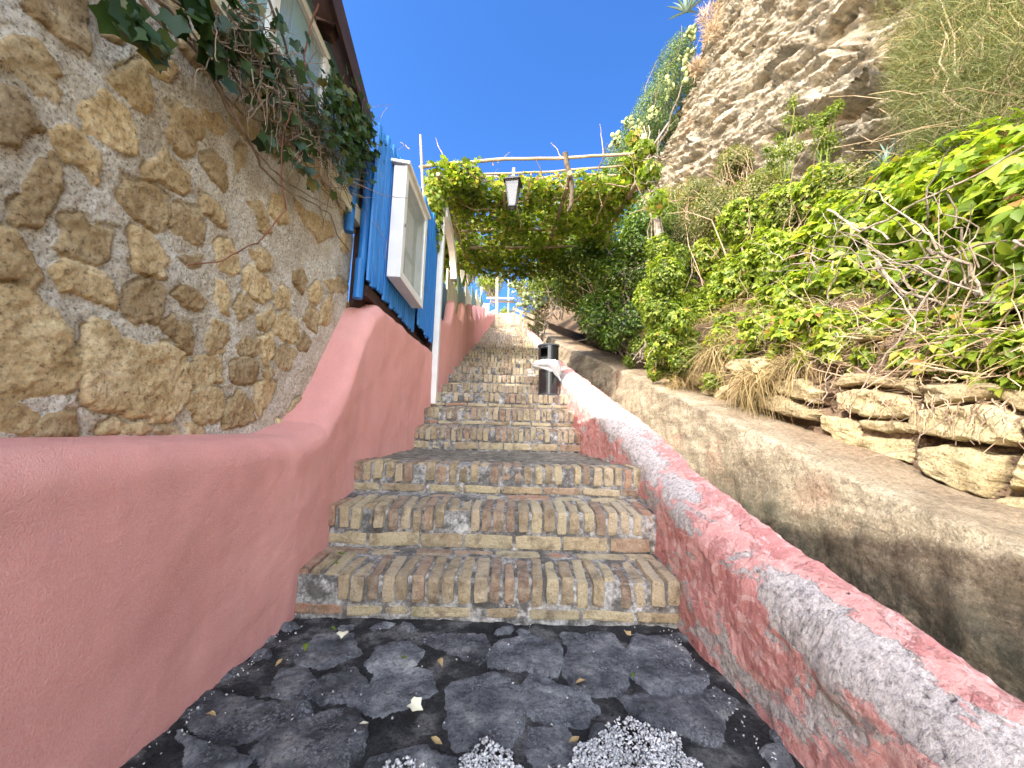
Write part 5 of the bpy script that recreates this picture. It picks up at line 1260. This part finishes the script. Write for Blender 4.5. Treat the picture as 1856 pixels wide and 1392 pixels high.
def wall_leaves(pts,spread,size,seed,off=.07):
    rg=np.random.default_rng(seed); P=[]
    for (x,y,n) in pts:
        for k in range(n): P.append(on_wall(x/2.651+rg.normal()*spread,y/2.651+rg.normal()*spread*1.2,off+.06*rg.random()))
    P=np.array(P); m=len(P); z=unit(WN+rg.normal(size=(m,3))*.5+np.array([0,-.3,.1])); y=rg.normal(size=(m,3))*.5; y[:,2]-=1; y-=(y*z).sum(1)[:,None]*z
    return instances(*IVY,P,y,z,size*(.6+.6*rg.random(m)))
L1=wall_leaves([(600,20,5),(650,70,7),(690,130,7),(760,200,6),(820,250,3),(900,60,5),(960,40,6),(1000,120,6),(1040,230,7),(1010,300,6),(1110,210,7),(1160,260,6),(1200,300,3),(1260,470,4),(1340,470,3),(1290,680,4),(1340,690,3),(1420,770,4),(1480,800,3),(1240,150,7),(1330,220,6),(1330,330,6),(1400,330,4),(1500,900,3),(1430,200,4),(1380,600,4),(1530,640,4),(1640,980,3),(1180,160,8),(1290,300,7),(1100,60,8),(1220,60,7),(1380,430,7),(1440,540,7),(1500,700,5),(1560,760,5),(1350,60,5),(1460,300,7),(1530,470,8),(1250,370,5),(1440,660,6)],11,.060,97,.08)
L2=wall_leaves([(1580,380,10),(1640,480,22),(1680,560,34),(1700,640,38),(1740,620,30),(1760,700,30),(1720,740,24),(1600,440,10),(1580,540,14),(1640,620,24),(1550,360,6),(1780,780,12),(1640,420,26),(1690,520,40),(1740,600,44),(1770,680,34),(1610,500,22),(1660,700,24),(1700,780,18)],13,.048,98,.12)
V,Fc=join(L1,L2); mesh_obj('foliage',V,Fc,M['ivy'],hv)
# thin shoot drooping over the display case
mb=MB(); mb.tube([PX(x,y,-.86) for x,y in((640,330),(690,352),(720,358),(752,360))],.002,5); mb.tube([PX(x,y,-.90) for x,y in((676,400),(690,420),(701,440),(698,470))],.002,5)
mb.build('wire_shoots',M['twig'],hv)
# ---------------------------------------------------------------- fallen leaves on the paving and steps
FL=[(793,1198,'brown curled leaf on the paving just below the first step',.032),(743,1280,'pale cream leaf near the middle of the paving',.034),(781,1342,'rust brown leaf on dark mortar at the bottom of the path',.028),(1050,1338,'orange-brown leaf beside the white gravel chips',.030),(1043,1238,'brown leaf at the left edge of the flat stone by the parapet side',.028),(1140,1152,'pinkish dry leaf near the right end of the first step',.022),(596,1142,'green leaf against the left end of the first step',.026),(556,1170,'dark leaf near the pink wall below the first step',.030),(512,1198,'yellowish leaf beside the pink wall',.026),(735,1192,'small round green leaf on the paving',.014),(668,1311,'thin pale leaf sliver on the big lower left stone',.02),(392,1298,'narrow brown leaf close to the pink wall foot',.024),(1147,1222,'small green leaf on the right paving',.02),(622,1148,'chip of white paint lying by the first step',.03),(612,1005,'green leaf in the left corner of the second step',.03),(607,1020,'dark leaf on the left end of the second tread',.026)]
for i,(px,py,lab,s) in enumerate(FL):
    rg=np.random.default_rng(200+i); zz=.012 if py>1040 else .20
    c=PH(px,py,zz); c[2]+=.004
    tv,tf=(IVY if i%4==1 else OVAL); tv=tv.copy(); tv[:,2]+=.25*np.sin(tv[:,1]*4+i)*.5+.2*tv[:,0]**2
    V,Fc=instances(tv,tf,np.array([c]),np.array([[rg.normal(),rg.normal(),0]]),np.array([[.1*rg.normal(),.1*rg.normal(),1]]),[s*1.2])
    V=np.concatenate([V,V-np.array([0,0,.0008])]); Fc=np.concatenate([Fc,Fc[:,::-1]+len(tv)])
    mt='ivy' if 'green' in lab or 'dark leaf' in lab else('white' if 'pale' in lab or 'paint' in lab else 'deadleaf')
    mt={'ivy':M['shrub'],'white':M['cream'],'deadleaf':M['deadleaf']}[mt]
    mesh_obj('fallen_leaf' if 'paint' not in lab else 'paint_chip',V,Fc,mt,label=lab,cat='leaf' if 'paint' not in lab else 'paint chip',group='fallen leaves on the paving' if 'paint' not in lab else None)
print('done',len(bpy.data.objects))
